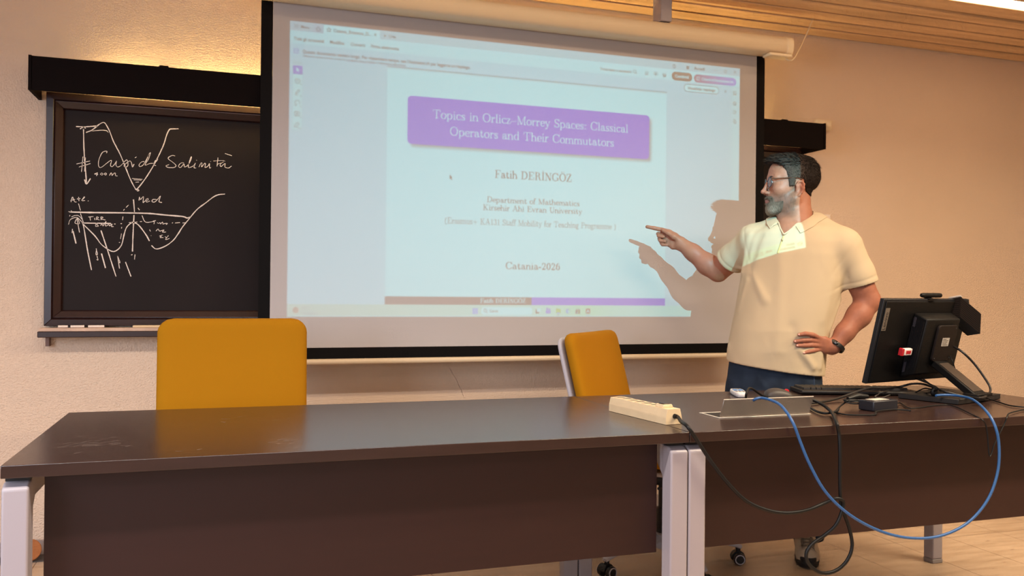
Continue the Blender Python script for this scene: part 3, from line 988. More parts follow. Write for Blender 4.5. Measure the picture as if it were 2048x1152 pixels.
# chalk drawing, from pixels of the board to its plane
CY = 3.9712
DR = {
    'thick': [
        [(152, 253), (170, 253.5), (194, 252)], [(167, 258), (168, 300), (171, 340), (173, 367)], [(169, 359), (173, 368), (181, 357)],
        [(160, 258), (168, 253.5), (171, 257)],
        [(172, 265), (184, 260), (198, 249), (208, 245), (215, 254), (221, 267), (227, 283), (240, 308), (250, 332), (260, 357), (270, 376), (274, 378), (288, 361), (303, 338), (314, 318), (327, 290), (334, 268), (339.5, 258)], [(339.5, 258), (357, 257.5)],
        [(163, 443), (167, 452), (175, 500), (183, 540)], [(202, 461), (215, 500), (232, 553)],
        [(165, 447), (190, 472), (203, 489), (222, 502), (233, 501), (243, 490), (248, 470), (253, 455), (262, 446), (267, 445), (277, 450), (291, 468), (299, 482)], [(303, 491), (313, 498), (331, 492), (346, 481), (356, 468), (365, 454), (378, 438), (394, 419), (411, 406), (432, 391), (450, 388)],
        [(203, 507), (211, 536)], [(251, 524), (262, 553)], [(268, 430), (266, 470), (265, 503)], [(267, 399), (269, 424)], [(146, 462), (152, 487)],
        [(168, 446), (222, 447)],
    ],
    'thin': [
        [(184, 262), (200, 260.5), (212, 261), (217, 265)],
        [(166, 313), (163, 344)], [(171, 315), (169, 343)], [(153, 328), (180, 322)], [(158, 334), (181, 327)],
        [(213, 306), (214, 303), (210, 302.5), (204, 306), (198, 319), (197, 331), (202, 335), (214, 326), (221, 321), (223, 322), (221, 331), (225, 333), (231, 326), (233, 322), (232, 330), (236, 334), (243, 330), (249, 323), (254, 320), (256, 330), (252, 334), (248, 331), (259, 322), (263, 326), (265, 334), (268, 328)], [(270, 316), (273, 313.5)],
        [(289, 323), (283, 324), (278, 330), (280, 333), (287, 329), (296, 313), (301, 305), (297, 318), (290, 330), (300, 327), (309, 326), (316, 318), (310, 322), (308, 330), (312, 331)], [(299, 306), (291, 326)],
        [(194, 346), (189, 348), (196, 349)], [(195, 345), (193, 352)], [(201, 348), (203, 346), (206, 348), (204, 350), (201, 349), (201, 348)], [(208, 348), (211, 346), (213, 348), (211, 350), (208, 348)], [(219, 351), (222, 346), (224, 348), (224, 351), (229, 346), (231, 347), (231, 351), (235, 352)],
        [(264, 357), (285, 358.5)], [(267, 359.5), (283, 360.5)], [(271, 364.5), (278, 364)], [(274, 380), (276, 379), (278, 381), (275, 382), (274, 380)],
        [(350, 312), (345, 311), (338, 314), (337, 318), (346, 325), (352, 331), (348, 335), (337, 335), (332, 332), (338, 329)], [(368, 326), (362, 326), (357, 332), (361, 335), (368, 328), (369, 334), (377, 329), (383, 316), (382, 314), (378, 326), (377, 335), (386, 332), (391, 326), (388, 335), (392, 336)], [(393, 320), (393.5, 321)], [(398, 334), (402, 326), (404, 327), (403, 334), (409, 327), (411, 328), (410, 335), (416, 332), (419, 327), (419, 336), (422, 335)], [(421, 323), (421.5, 323.5)], [(436, 315), (434, 332)], [(427, 322), (441, 321), (449, 322), (443, 326), (436, 328), (434, 333)], [(450, 322), (441, 328), (442, 333), (450, 327), (450, 334), (457, 336), (463, 332)], [(450, 307), (464, 311.5)],
        [(142, 404), (145, 394), (149, 403), (153, 404)], [(141, 401), (150, 399)], [(154, 398), (161, 397)], [(157, 394), (158, 402)], [(163, 401), (169, 395), (168, 394), (164, 401), (170, 401)], [(176, 401.5), (177, 402)],
        [(157, 407), (161, 421)], [(161, 427), (167, 446)],
        [(278, 401), (279, 394), (281, 399), (287, 393), (286, 405), (290, 402), (296, 400), (296, 397), (292, 399), (293, 404), (300, 402)], [(313, 399), (306, 399), (304, 403), (309, 404), (315, 399), (321, 392), (318, 403), (324, 405)],
        [(137, 449), (140, 440), (147, 436), (154, 435), (160, 440), (166, 447)], [(143, 434), (150, 431), (158, 432), (165, 440)], [(154, 436), (150, 446), (159, 447), (154, 436), (159, 465)],
        [(137, 423), (141, 424), (143, 421)], [(140, 430), (139, 433)],
        [(177, 434), (187, 433)], [(180, 434), (181, 441)], [(189, 436), (190, 440)], [(193, 440), (193, 434), (197, 435), (194, 438), (199, 440)], [(202, 440), (202, 434), (206, 435), (203, 438), (211, 440)],
        [(191, 453), (192, 446), (197, 447), (193, 449), (197, 452), (191, 453)], [(201, 451), (205, 447), (206, 452), (212, 443), (211, 452), (218, 449), (219, 452), (224, 448), (223, 453), (227, 453)], [(228, 448), (231, 448)],
        [(247, 421), (249, 418)], [(252, 415), (257, 410)], [(246, 433), (245, 440)], [(244, 447), (241, 447.5)], [(243.5, 454), (243, 457)], [(243, 467), (241, 478)], [(240, 485), (238, 485)],
        [(276, 416), (279, 420)], [(284, 431), (291, 444), (308, 443)], [(258, 445), (275, 444)], [(280, 443.5), (284, 443)],
        [(306, 442), (312, 441)], [(309, 442), (308, 448)], [(314, 445), (317, 447), (320, 445), (321, 448), (325, 444), (326, 448), (330, 447), (335, 447), (332, 449)], [(344, 446), (346, 445.5)], [(350, 446), (360, 445)], [(365, 446), (371, 445.5)],
        [(299, 459), (301, 463)], [(302, 471), (302.5, 471.5)], [(312, 462), (316, 458), (319, 462), (324, 461), (328, 460), (325, 464), (332, 464)], [(325, 470), (319, 472), (323, 473), (320, 475), (327, 475)], [(330, 473), (333, 475), (337, 471), (331, 479), (339, 477)],
        [(192, 497), (195, 508), (192, 509), (193, 497)], [(194, 512), (196, 520), (193, 519)], [(235, 511), (239, 537)], [(235, 511), (240, 525), (237, 524)], [(145, 458), (144, 466)], [(265, 509), (262, 510)], [(270, 509), (269, 519)],
    ],
    'smear': [[(140, 424), (180, 425), (230, 425.5), (268, 426), (300, 427), (330, 430), (365, 433), (374, 436), (380, 434)]],
}
cw = MB()
for kind, hw in (('thick', .0026), ('thin', .0016), ('smear', .0034)):
    for pts in DR[kind]:
        w = [at(a, b, CY) for a, b in pts]
        if len(w) > 2:
            w = catmull(w, 5)
        for i in range(len(w)):
            t = (w[min(i + 1, len(w) - 1)] - w[max(i - 1, 0)]).normalized()
            n = Vector((-t.z, 0, t.x)) * hw * (0.8 + 0.4 * mnoise.noise(w[i] * 40))
            cw.pt(w[i] + n)
            cw.pt(w[i] - n)
            if i:
                b = len(cw.v)
                cw.face((b - 4, b - 3, b - 1, b - 2))
cw.build('chalk_writing', CHALK, bd, label='white chalk curves and handwriting')

bl = empty('board_lamp', (1.13, 3.9, 1.9), 'long black lamp box over the blackboard, glowing warm onto the wall above it', 'lamp')
LX0, LX1 = -0.748, 3.021
MB().box((LX0, 3.80, 1.899), (LX1, 3.812, 2.035)).build('fascia', LAMPBLK, bl, bevel=.0015, seg=1)
for x0, x1 in ((LX0 - .012, LX0 - .0005), (LX1 + .0005, LX1 + .012)):
    MB().box((x0, 3.798, 1.899), (x1, 3.999, 2.037)).build('end_plate', LAMPBLK, bl)
MB().box((LX0 + .01, 3.8125, 1.95), (LX1 - .01, 3.818, 1.99)).build('lamp_rail', mat('rail_white', 'cfc2a8', 0.5), bl)
for x0, x1 in ((-.52, 1.0), (1.12, 2.72)):
    MB().cyl((x0, 3.918, 1.972), (x1, 3.918, 1.972), .013, n=12).build('tube', mat('lamp_tube', 'ffdd94', 0.5, emit=34.0), bl, smooth=True)
for x in (-.28, .9, 2.76):
    MB().box((x, 3.803, 2.0355), (x + .035, 3.99, 2.041)).build('strap', LAMPBLK, bl)

cs = random.Random(5)
for i, (px, L, c) in enumerate(((116, .035, 'thumb-long pale chalk stub at the left end of the tray'), (141, .05, 'pale chalk stub second from the left end of the tray'), (176, .06, 'pale chalk stub third along the tray, left of the long stick'))):
    p = at(px, 655, 3.918)
    o = MB().cyl((p.x, 3.918, .9555), (p.x + L, 3.922 + cs.uniform(-.01, .01), .9555), .0052, n=12).build('chalk_stub', CHALK, smooth=True)
    tag(o, c, 'chalk', 'chalk on the tray')
p = at(266, 652, 3.92)
o = MB().box((p.x, 3.905, .9505), (p.x + .16, 3.935, .960)).build('chalk_box', mat('pale_wood_stick', 'd8bd96', 0.8), bevel=.002)
tag(o, 'long flat pale wooden stick lying on the chalk tray beside the yellow chair', 'ruler')

# ------------------------------------------------------------------ projection screen
# the screen hangs clear of the lamp box: laid out at y = 3.93, brought forward to y = 3.775
SK = 3.775 / 3.93
SM = Matrix.Translation((0, 0, CAM_H)) @ Matrix.Scale(SK, 4) @ Matrix.Translation((0, 0, -CAM_H))


def MS():
    m = MB()
    m.M = SM
    return m


ps = empty('projection_screen', (1.37, 3.775, .79), 'large white roll-down projection screen with black border showing a slide', 'projection screen')
SX0, SX1 = .126, 2.737
MS().box((SX0 + .0505, 3.93, .8555), (SX1 - .0505, 3.932, 2.42)).build('screen_cloth', CLOTH, ps)
bo = MS()
bo.box((SX0, 3.9297, .805), (SX0 + .05, 3.9325, 2.42))
bo.box((SX1 - .05, 3.9297, .805), (SX1, 3.9325, 2.42))
bo.box((SX0 + .0501, 3.9297, .805), (SX1 - .0501, 3.9325, .855))
bo.build('black_border', BLACK, ps)
MS().cyl((SX0 - .01, 3.931, .7915), (SX1 + .01, 3.931, .7915), .0132, n=16).build('bottom_bar', HOUSE, ps, smooth=True)


def dprof(y0, z0, ry, rz, n=22):
    out = []
    for i in range(n):
        a = 2 * math.pi * i / n
        c, s = math.cos(a), math.sin(a)
        out.append((y0 + ry * abs(c) ** .65 * (1 if c > 0 else -1), z0 + rz * abs(s) ** .65 * (1 if s > 0 else -1)))
    return out


HX0, HX1 = .02, 2.79
pr = dprof(3.868, 2.438, .062, .050)
MS().rings([[Vector((x, a, b)) for a, b in pr] for x in (HX0, HX1)]).build('housing', HOUSE, ps, smooth=True)
pr2 = dprof(3.868, 2.436, .066, .055)
for x0, x1 in ((HX0 - .04, HX0), (HX1, HX1 + .042)):
    MS().rings([[Vector((x, a, b)) for a, b in pr2] for x in (x0, x1)]).build('end_cap', CREAM, ps, smooth=True, bevel=.005)
MS().box((2.68, 3.80, 2.372), (2.82, 3.87, 2.388)).build('motor_cover', CREAM, ps, bevel=.004)
for x in (.5, 2.05):
    MS().box((x, 3.82, 2.489), (x + .06, 3.91, 2.632)).build('bracket', LEG, ps, bevel=.002)
c0 = SM @ Vector((2.80, 3.84, 2.376))
cend = onz(1630, 38, 2.575)
cp = catmull([c0, c0 + Vector((.018, -.01, -.012)), c0 + Vector((.05, -.012, .005)), c0.lerp(cend, .55) + Vector((.012, 0, -.02)), c0.lerp(cend, .85), cend + Vector((0, 0, .03))], 8)
MB().tube(cp, .0035, 8).build('power_cord', CREAM, ps, smooth=True)

# plates on the wall
jb = empty('junction_box', (3.16, 4.0, 2.08), 'cream junction box with a round knob on the wall beside the lamp box end', 'junction box')
a, b = at(1629, 238, 3.99), at(1661, 262, 3.99)
MB().box((a.x, 3.975, b.z), (b.x, 4.0, a.z)).build('box_body', CREAM, jb, bevel=.006)
q = at(1657, 249, 3.97)
MB().lathe([(0.0, .016), (.014, .016), (.018, .012), (.019, 0)], (q.x, 3.975, q.z), (0, -1, 0), 20).build('knob', CREAM, jb, smooth=True)
sw = empty('wall_switch', (3.2, 4.0, 1.54), 'small white switch plate on the wall behind the man\'s shoulder', 'switch')
a, b = at(1640, 428, 3.99), at(1661, 449, 3.99)
MB().box((a.x - .04, 3.988, b.z), (b.x, 4.0, a.z)).build('plate', mat('switch_white', 'ead9c8', 0.4), sw, bevel=.003)
MB().box((b.x - .045, 3.983, b.z + .012), (b.x - .015, 3.9885, a.z - .012)).build('rocker', mat('switch_white', 'ead9c8'), sw, bevel=.002)

# ------------------------------------------------------------------ the two tables
TY0, TY1, TZ = 2.052, 2.868, .74
TL = 1.655


def table(x0, label):
    x1 = x0 + TL - .002
    t = empty('desk', (x0, TY0, 0), label, 'desk', 'brown desks set end to end')
    top = MB().box((x0, TY0, TZ - .028), (x1, TY1, TZ)).build('tabletop', LAMINATE, t, bevel=.0016, seg=2)
    MB().box((x0 + .071, TY0 + .072, .397), (x1 - .059, TY0 + .09, TZ - .0285)).build('modesty_panel', PANEL, t, bevel=.001, seg=1)
    W, Dp = .052, .052
    for lx in (x0 + .001, x1 - .001 - W):
        for front in (True, False):
            y = TY0 + .003 if front else TY1 - .003 - Dp
            if front:
                prof = [(0, .018), (Dp, .018), (Dp, .700), (.022, .700), (0, .688)]
            else:
                prof = [(0, .018), (Dp, .018), (Dp, .688), (Dp - .022, .700), (0, .700)]
            l = MB().prism(prof, (lx, y, 0), (0, 1, 0), (0, 0, 1), (1, 0, 0), W).build('leg', LEG, t, bevel=.005, seg=3)
            MB().box((lx - .0004, y - .0004, 0), (lx + W + .0004, y + Dp + .0004, .0178)).build('foot_cap', LEGCAP, l, bevel=.003)
        y0, y1 = TY0 + .003 + Dp, TY1 - .003 - Dp
        MB().prism([(0, .605), (.05, .652), (y1 - y0 - .05, .652), (y1 - y0, .605), (y1 - y0, .700), (0, .700)], (lx + .006, y0 + .0005, 0), (0, (y1 - y0 - .001) / (y1 - y0), 0), (0, 0, 1), (1, 0, 0), W - .012).build('side_rail', LEG, t, bevel=.002)
        MB().box((lx + .002, TY0 + .03, .7005), (lx + W - .002, TY1 - .03, TZ - .0285)).build('spacer', WHEEL, t)
    MB().box((x0 + .07, TY1 - .10, .66), (x1 - .07, TY1 - .07, .700)).build('crossbar', LEG, t, bevel=.002)
    return t, top


t1, top1 = table(-.454, 'left brown desk with a dark wood panel, in front of the upright yellow chair')
t2, top2 = table(-.454 + TL, 'right brown desk carrying the computer, its cables and the power strip')
# scuffs on the left top
sc = MB()
sr = random.Random(11)
for (px, py, n, sp) in ((175, 888, 26, 30), (215, 885, 14, 26), (585, 884, 22, 22), (350, 905, 6, 60), (520, 838, 6, 50)):
    for _ in range(n):
        q = onz(px + sr.gauss(0, sp), py + sr.gauss(0, 5), TZ + .0003)
        if not (-.42 < q.x < 1.15 and TY0 + .03 < q.y < TY1 - .03):
            continue
        a = sr.uniform(-.5, .9)
        L, w = sr.uniform(.002, .014), sr.uniform(.0004, .0009)
        u, v = Vector((math.cos(a), math.sin(a), 0)), Vector((-math.sin(a), math.cos(a), 0))
        sc.face([sc.pt(q - u * L - v * w), sc.pt(q + u * L - v * w * .3), sc.pt(q + u * L + v * w * .3), sc.pt(q - u * L + v * w)])
sc.build('scuff_marks', mat('scuff', '9b8a80', 0.8), top1, kind='stuff')


# ------------------------------------------------------------------ swivel chairs
def cushion(H, W, T, r, bulge=.018, curve=.02, n=28, base_r=None, edge=.022):
    """Rings of an upright pad: H tall, W wide, T thick, rounded top corners of radius r; local x across, y forward, z up."""
    rings = []
    zs = sorted(set([0, edge * .15, edge * .5, edge] + [H * i / 14 for i in range(1, 14)] + [H - r * (1 - math.cos(a)) for a in np.radians((0, 25, 45, 60, 75, 84, 90))]))
    rb = base_r if base_r is not None else r * .6
    for z in zs:
        hw = W / 2
        if z > H - r:
            hw = W / 2 - r + math.sqrt(max(r * r - (r - (H - z)) ** 2, 0))
        if z < rb:
            hw = W / 2 - rb + math.sqrt(max(rb * rb - (rb - z) ** 2, 0))
        e = min(z, H - z)
        th = T / 2 * (math.sqrt(max(1 - (1 - min(e / edge, 1)) ** 2, 0.0)) * .92 + .08)
        ring = []
        for i in range(n):
            a = 2 * math.pi * i / n
            c, s = math.cos(a), math.sin(a)
            x = hw * (abs(c) ** .35) * (1 if c > 0 else -1)
            y = th * (abs(s) ** .6) * (1 if s > 0 else -1)
            if s > 0:
                y += bulge * (1 - (x / (W / 2)) ** 2) * math.sin(math.pi * min(max(z / H, 0), 1)) ** .5
            y += curve * (x / (W / 2)) ** 2
            ring.append(Vector((x, y, z)))
        rings.append(ring)
    return rings


def chair(cx, cy, ang, label, recline, seat_z=.47, base_rot=0.0, Hb=.50, lift=.0, wheel=True):
    t = empty('office_chair', (cx, cy, 0), label, 'chair', 'yellow swivel chairs')
    F = Matrix.Translation((cx, cy, 0)) @ Matrix.Rotation(ang - math.pi / 2, 4, 'Z')
    # seat
    m = MB()
    m.M = F @ Matrix.Translation((0, -.22, seat_z)) @ Matrix.Rotation(-math.pi / 2, 4, 'X') @ Matrix.Scale(-1, 4, (0, 1, 0))
    m.rings(cushion(.47, .50, .055, .08, bulge=.012, curve=0))
    m.build('seat', YELLOW, t, smooth=True, angle=60)
    m = MB()
    m.M = F @ Matrix.Translation((0, -.205, seat_z - .042)) @ Matrix.Rotation(-math.pi / 2, 4, 'X') @ Matrix.Scale(-1, 4, (0, 1, 0))
    m.rings(cushion(.44, .47, .03, .07, bulge=0, curve=0))
    m.build('seat_shell', GREY, t, smooth=True, angle=60)
    # back
    B = F @ Matrix.Translation((0, -.235, seat_z + .035 + lift)) @ Matrix.Rotation(recline, 4, 'X')
    m = MB()
    m.M = B
    m.rings(cushion(Hb, .525, .062, .055))
    m.build('backrest', YELLOW, t, smooth=True, angle=60)
    m = MB()
    m.M = B @ Matrix.Translation((0, -.048, .012))
    m.rings(cushion(Hb - .02, .50, .034, .055, bulge=-.004))
    m.build('back_shell', GREY, t, smooth=True, angle=60)
    m = MB()
    m.M = F
    m.tube(catmull([(0, -.06, seat_z - .085), (0, -.26, seat_z - .075), (0, -.345, seat_z + .0), (0, -.335 - .2 * math.sin(recline), seat_z + .24)], 6), [.022] * 19, 10, flat=.5)
    m.build('back_bar', WHEEL, t, smooth=True)
    m = MB()
    m.M = F
    m.box((-.10, -.13, seat_z - .115), (.10, .12, seat_z - .062))
    m.build('tilt_mechanism', WHEEL, t, bevel=.012)
    m = MB()
    m.M = F
    m.tube([(.08, .05, seat_z - .09), (.20, .06, seat_z - .092), (.25, .06, seat_z - .09)], .006, 8)
    m.build('lever', WHEEL, t, smooth=True)
    MB().lathe([(.027, .10), (.027, .23), (.019, .232), (.019, seat_z - .11)], (cx, cy, 0), n=20).build('gas_column', WHEEL, t, smooth=True)
    MB().lathe([(.0, .07), (.045, .07), (.05, .085), (.045, .125), (.03, .13)], (cx, cy, 0), n=20).build('hub', GREY, t, smooth=True)
    for k in range(5):
        a = base_rot + k * 2 * math.pi / 5
        d = Vector((math.cos(a), math.sin(a), 0))
        o = Vector((cx, cy, 0))
        s = Vector((-d.y, d.x, 0))
        path = [o + d * r + Vector((0, 0, z)) for r, z in ((.03, .108), (.12, .112), (.22, .10), (.30, .082), (.325, .07))]
        MB().tube(path, [.03, .028, .025, .022, .016], 12, flat=.6).build('base_arm', GREY, t, smooth=True)
        c = o + d * .313
        cm = MB()
        cm.cyl(c + Vector((0, 0, .05)), c + Vector((0, 0, .078)), .010, n=12)
        hood = []
        for i in range(9):
            an = math.pi * i / 8
            hood.append(c + d * (.028 * math.cos(an)) + Vector((0, 0, .028 + .028 * math.sin(an))))
        cm.rings([[p - s * .013 for p in hood], [p + s * .013 for p in hood]])
        ca = cm.build('caster', WHEEL, t, bevel=.002)
        for sg in (-1, 1):
            MB().lathe([(.0, -.0105), (.020, -.0105), (.024, -.007), (.0255, 0), (.024, .007), (.020, .0105), (0, .0105)], c + s * (.0245 * sg) + Vector((0, 0, .0256)), s, 24).build('wheel', WHEEL, ca, smooth=True)
            wp = [c + s * (.0352 * sg) + Vector((0, 0, .0256)) + d * (.0185 * math.cos(q)) + Vector((0, 0, .0185 * math.sin(q))) for q in np.linspace(0, 2 * math.pi, 25)]
            MB().tube(wp, .0026, 8).build('wheel_ring', GREY, ca, smooth=True)
    return t


chair(.022, 3.06, -math.pi / 2, 'upright yellow swivel chair facing the room behind the left desk', math.radians(4), base_rot=.3, Hb=.505)
chair(1.72, 3.15, math.radians(-46), 'turned and reclined yellow swivel chair with a pale grey back shell below the screen', math.radians(14), seat_z=.455, base_rot=-math.pi / 2, Hb=.47)

# a round wooden disc by the skirting at the far left
dk = empty('wooden_disc', (-.74, 3.86, .004), 'small round wooden disc leaning low against the wall beside the left desk leg', 'disc')
q = at(58, 1077, 3.90)
MB().lathe([(0, 0), (.040, 0), (.043, .003), (.043, .016), (.040, .019), (0, .019)], (q.x, 3.90, .048), (.45, -.85, .25), 28).build('disc', mat('turned_wood', 'a9683a', 0.5, var=.15, vscale=30, stretch=(1, 1, 6)), dk, smooth=True)
MB().cyl((q.x - .004, 3.903, .05), (q.x - .05, 3.985, .012), .012, n=12).build('peg', mat('turned_wood', 'a9683a'), dk, smooth=True)


# ------------------------------------------------------------------ things on the desks
def frame3(f):
    """Rotation with columns right, forward, up for a heading f on the table."""
    f = Vector((f[0], f[1], 0)).normalized()
    r = Vector((f.y, -f.x, 0))
    return Matrix((r, f, Vector((0, 0, 1)))).transposed(), f, r


STRIP = mat('strip_plastic', 'dcc39c', 0.45, spec=0.4, var=.05, vscale=40)
CABLE = mat('black_cable', '0b0b0d', 0.5, spec=0.3)
DCABLE = mat('dark_grey_cable', '1c1817', 0.5, spec=0.4)
BLUE = mat('blue_cable', '2c568c', 0.4, spec=0.4)
PC = mat('pc_plastic', '060404', 0.55, spec=0.25)
PCEDGE = mat('pc_edge', '15171c', 0.45, spec=0.4)
PCMID = mat('pc_cover', '150c09', 0.6, spec=0.25)
ALU = mat('brushed_alu', 'a59a90', 0.38, metal=0.7, var=.06, vscale=10, stretch=(1, 60, 60))
ALUE = mat('alu_edge', 'd8d0c4', 0.4, metal=0.4)
WHT = mat('white_plastic', 'dcd8d8', 0.4)


def cable(name, pts, r, m, parent=None, n=10, label=None, cat='cable', group=None):
    o = MB().tube(catmull(pts, 6), r, n).build(name, m, parent, smooth=True)
    if parent is None and label:
        tag(o, label, cat, group)
    return o


# power strip
g0, g1 = Vector((1.160, 2.486, 0)), Vector((1.198, 2.182, 0))
R, f, r = frame3(g0 - g1)
L, W, H = (g0 - g1).length, .056, .045
o = g1.copy() - r * 0.0
pst = empty('power_strip', (g1.x, g1.y, TZ), 'cream power strip with six sockets lying near the front edge between the desks', 'power strip')
m = MB()
prof = [(0, 0.0005), (W, 0.0005), (W, .021), (W - .0008, .0215), (W, .022), (W - .006, H), (.006, H), (0, .022), (.0008, .0215), (0, .021)]
m.prism(prof, (g1.x, g1.y, TZ), r, (0, 0, 1), f, L)
body = m.build('body', STRIP, pst, bevel=.002, seg=2)
P0 = Vector((g1.x, g1.y, TZ))
m = MB()
m.prism([(.010, H), (W - .010, H), (W - .013, H + .009), (.013, H + .009)], P0 + f * .028, r, (0, 0, 1), f, .040)
sw_ = m.build('switch_housing', STRIP, pst, bevel=.0015)
m = MB()
m.box((-.012, -.012, H + .0085), (.012, .012, H + .0125), R, P0 + f * .048 + r * W / 2)
m.build('switch', mat('switch_black', '2a1512', 0.3), pst, bevel=.002)
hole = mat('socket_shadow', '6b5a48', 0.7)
for i in range(6):
    c = P0 + f * (.094 + i * .0375) + r * W / 2 + Vector((0, 0, H))
    s = MB().lathe([(.0182, .0002), (.0182, .0016), (.0165, .0018), (.0155, .0004)], c, (0, 0, 1), 28).build('socket', STRIP, pst, smooth=True)
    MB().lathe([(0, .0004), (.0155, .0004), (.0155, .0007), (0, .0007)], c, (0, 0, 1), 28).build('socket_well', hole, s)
    for k in (-1, 1):
        MB().lathe([(0, .0008), (.003, .0008), (.003, .0011), (0, .0011)], c + r * (.0072 * k) - f * (.0072 * k) * 0.6, (0, 0, 1), 12).build('socket_hole', WHEEL, s)
YF0 = TY0 - .012
strip_px = [(1375, 853), (1395, 882), (1420, 920), (1452, 962), (1490, 1000), (1530, 1019), (1570, 1026), (1612, 1021), (1650, 1006), (1672, 997), (1686, 1003), (1684, 1022), (1672, 1050), (1650, 1070), (1626, 1087), (1613, 1106), (1617, 1127), (1640, 1145), (1668, 1143), (1692, 1124), (1704, 1095), (1700, 1062), (1690, 1032), (1682, 1010), (1680, 960), (1680, 905)]
st = P0 + r * (W * .55) + Vector((0, 0, .024))
pts = [st + f * .006, st - f * .015, at(1362, 843, 2.12)]
for i, q in enumerate(strip_px):
    pts.append(at(*q, YF0 - .004 - (.014 if 8 < i < 13 else 0) + (.0 if i < 23 else -.002)))
pts += [at(1678, 868, TY0 - .012), onz(1672, 842, TZ + .012), onz(1662, 823, TZ + .012), onz(1640, 806, TZ + .03), onz(1612, 796, TZ + .045), onz(1592, 795, TZ + .05), onz(1580, 800, TZ + .035), onz(1575, 810, TZ + .012)]
cable('power_cord', pts, .0052, CABLE, pst, 12)
MB().cyl(st + f * .003, st - f * .012, .0075, .006, 14).build('cord_sleeve', CABLE, pst, smooth=True)

# the flap over the cable outlet
A_, B_, C_ = onz(1393.5, 826.4, TZ), onz(1437.3, 836.8, TZ), onz(1618.8, 828, TZ)
fl = empty('cable_outlet', tuple(B_), 'brushed metal cable outlet in the right desk with its long flap open upright', 'cable outlet')
x0, x1, y0, y1 = B_.x, C_.x, B_.y, A_.y
m = MB()
fw, ft = .007, .0022
for lo, hi in (((x0, y0, TZ), (x1, y0 + fw, TZ + ft)), ((x0, y1 - fw, TZ), (x1, y1, TZ + ft)), ((x0, y0 + fw + .0001, TZ), (x0 + fw, y1 - fw - .0001, TZ + ft)), ((x1 - fw, y0 + fw + .0001, TZ), (x1, y1 - fw - .0001, TZ + ft))):
    m.box(lo, hi)
m.build('frame', ALUE, fl, bevel=.0005, seg=1)
MB().box((x0 + fw, y0 + fw, TZ), (x1 - fw, y1 - fw, TZ + .0008)).build('opening', mat('outlet_dark', '1b1412', 0.9), fl)
th = math.radians(68)
R = Matrix.Rotation(th, 3, 'X')
lean = Matrix.Rotation(math.radians(112), 3, 'X')
m = MB()
m.box((0, 0, -.0015), (x1 - x0 - .012, .058, .0015), lean, (x0 + .006, y0 + .004, TZ + .004))
flap = m.build('flap', ALU, fl, bevel=.0006, seg=1)
m = MB()
m.box((0, .058, -.0016), (x1 - x0 - .012, .060, .0016), lean, (x0 + .006, y0 + .004, TZ + .004))
m.build('flap_edge', ALUE, flap)

# blue network cable, out of the outlet, down in a wide loop and back up to the computer
bl_px = [(1555, 806, 2.14), (1573, 824, 2.07), (1588, 850, 2.036), (1600, 882, 2.03), (1620, 930, 2.02), (1652, 985, 2.01), (1700, 1030, 2.0), (1760, 1062, 2.0), (1820, 1076, 2.0), (1880, 1072, 2.0), (1935, 1046, 2.0), (1975, 1000, 2.0), (1995, 945, 2.005), (1998, 892, 2.01), (1990, 852, 2.02), (1972, 822, 2.07)]
pts = [onz(1500, 812, TZ + .02), onz(1508, 800, TZ + .055), onz(1525, 796, TZ + .062)] + [at(a, b, y) for a, b, y in bl_px] + [onz(1945, 799, TZ + .03), onz(1915, 791.5, TZ + .03), onz(1890, 790, TZ + .03), onz(1872, 791, TZ + .03)]
cable('network_cable', pts, .0042, BLUE, None, 12, 'thick blue network cable looping down in front of the right desk', 'cable')

# cable of the mouse that goes into the outlet, and a second short black lead
pts = [onz(1493, 803, TZ + .012), onz(1492, 790, TZ + .04), onz(1497, 777.5, TZ + .058), onz(1505, 778, TZ + .05), onz(1518, 787, TZ + .03), onz(1530, 793, TZ + .012), onz(1552, 796, TZ + .006), onz(1580, 797, TZ + .006), onz(1605, 806, TZ + .006), onz(1630, 821, TZ + .006), onz(1650, 826.5, TZ + .006), onz(1672, 823, TZ + .008), onz(1677, 818, TZ + .008)]
cable('mouse_cable', pts, .0038, CABLE, None, 10, 'thin black lead arching out of the metal outlet past the white remote', 'cable')

# remote control
R, f, r = frame3(onz(1465, 778, TZ) - onz(1491, 796, TZ))
c = (onz(1465, 778, TZ + .008) + onz(1491, 796, TZ + .008)) / 2
rm = empty('remote_control', (c.x, c.y, TZ), 'white remote control with grey and blue buttons beside the metal outlet', 'remote control')
out = []
for i in range(28):
    a = 2 * math.pi * i / 28
    ca, sa = math.cos(a), math.sin(a)
    y = .074 * abs(sa) ** .55 * (1 if sa > 0 else -1)
    x = (.024 - .003 * (-y / .074)) * abs(ca) ** .5 * (1 if ca > 0 else -1)
    out.append((x, y))
m = MB()
rings = []
for z, k in ((.0003, .80), (.003, .95), (.010, 1.0), (.0155, .97), (.0178, .88)):
    rings.append([Vector((c.x, c.y, TZ)) + r * (x * k) + f * (y * (k * .3 + .7)) + Vector((0, 0, z)) for x, y in out])
m.rings(rings)
m.build('body', WHT, rm, smooth=True, angle=50)
bg = mat('button_grey', '77757a', 0.5)
bb = mat('button_blue', '3c78b4', 0.4)
for j, (y, xs, mm, h) in enumerate(((.058, (-.013, 0, .013), bg, .005), (.046, (-.013, 0, .013), bg, .004), (.030, (-.011, .011), bb, .006), (.018, (0,), bb, .009), (.006, (-.011, .011), bb, .006), (-.010, (-.013, 0, .013), bg, .004), (-.024, (-.013, 0, .013), bg, .004), (-.038, (-.013, 0, .013), bg, .004))):
    for x in xs:
        q = Vector((c.x, c.y, TZ)) + r * x + f * y
        b = MB()
        b.box((-.0042 if mm is bg else -.0075, -h / 2, .0172), (.0042 if mm is bg else .0075, h / 2, .0196), Matrix((r, f, Vector((0, 0, 1)))).transposed(), q)
        b.build('button', mm, rm, bevel=.0008)

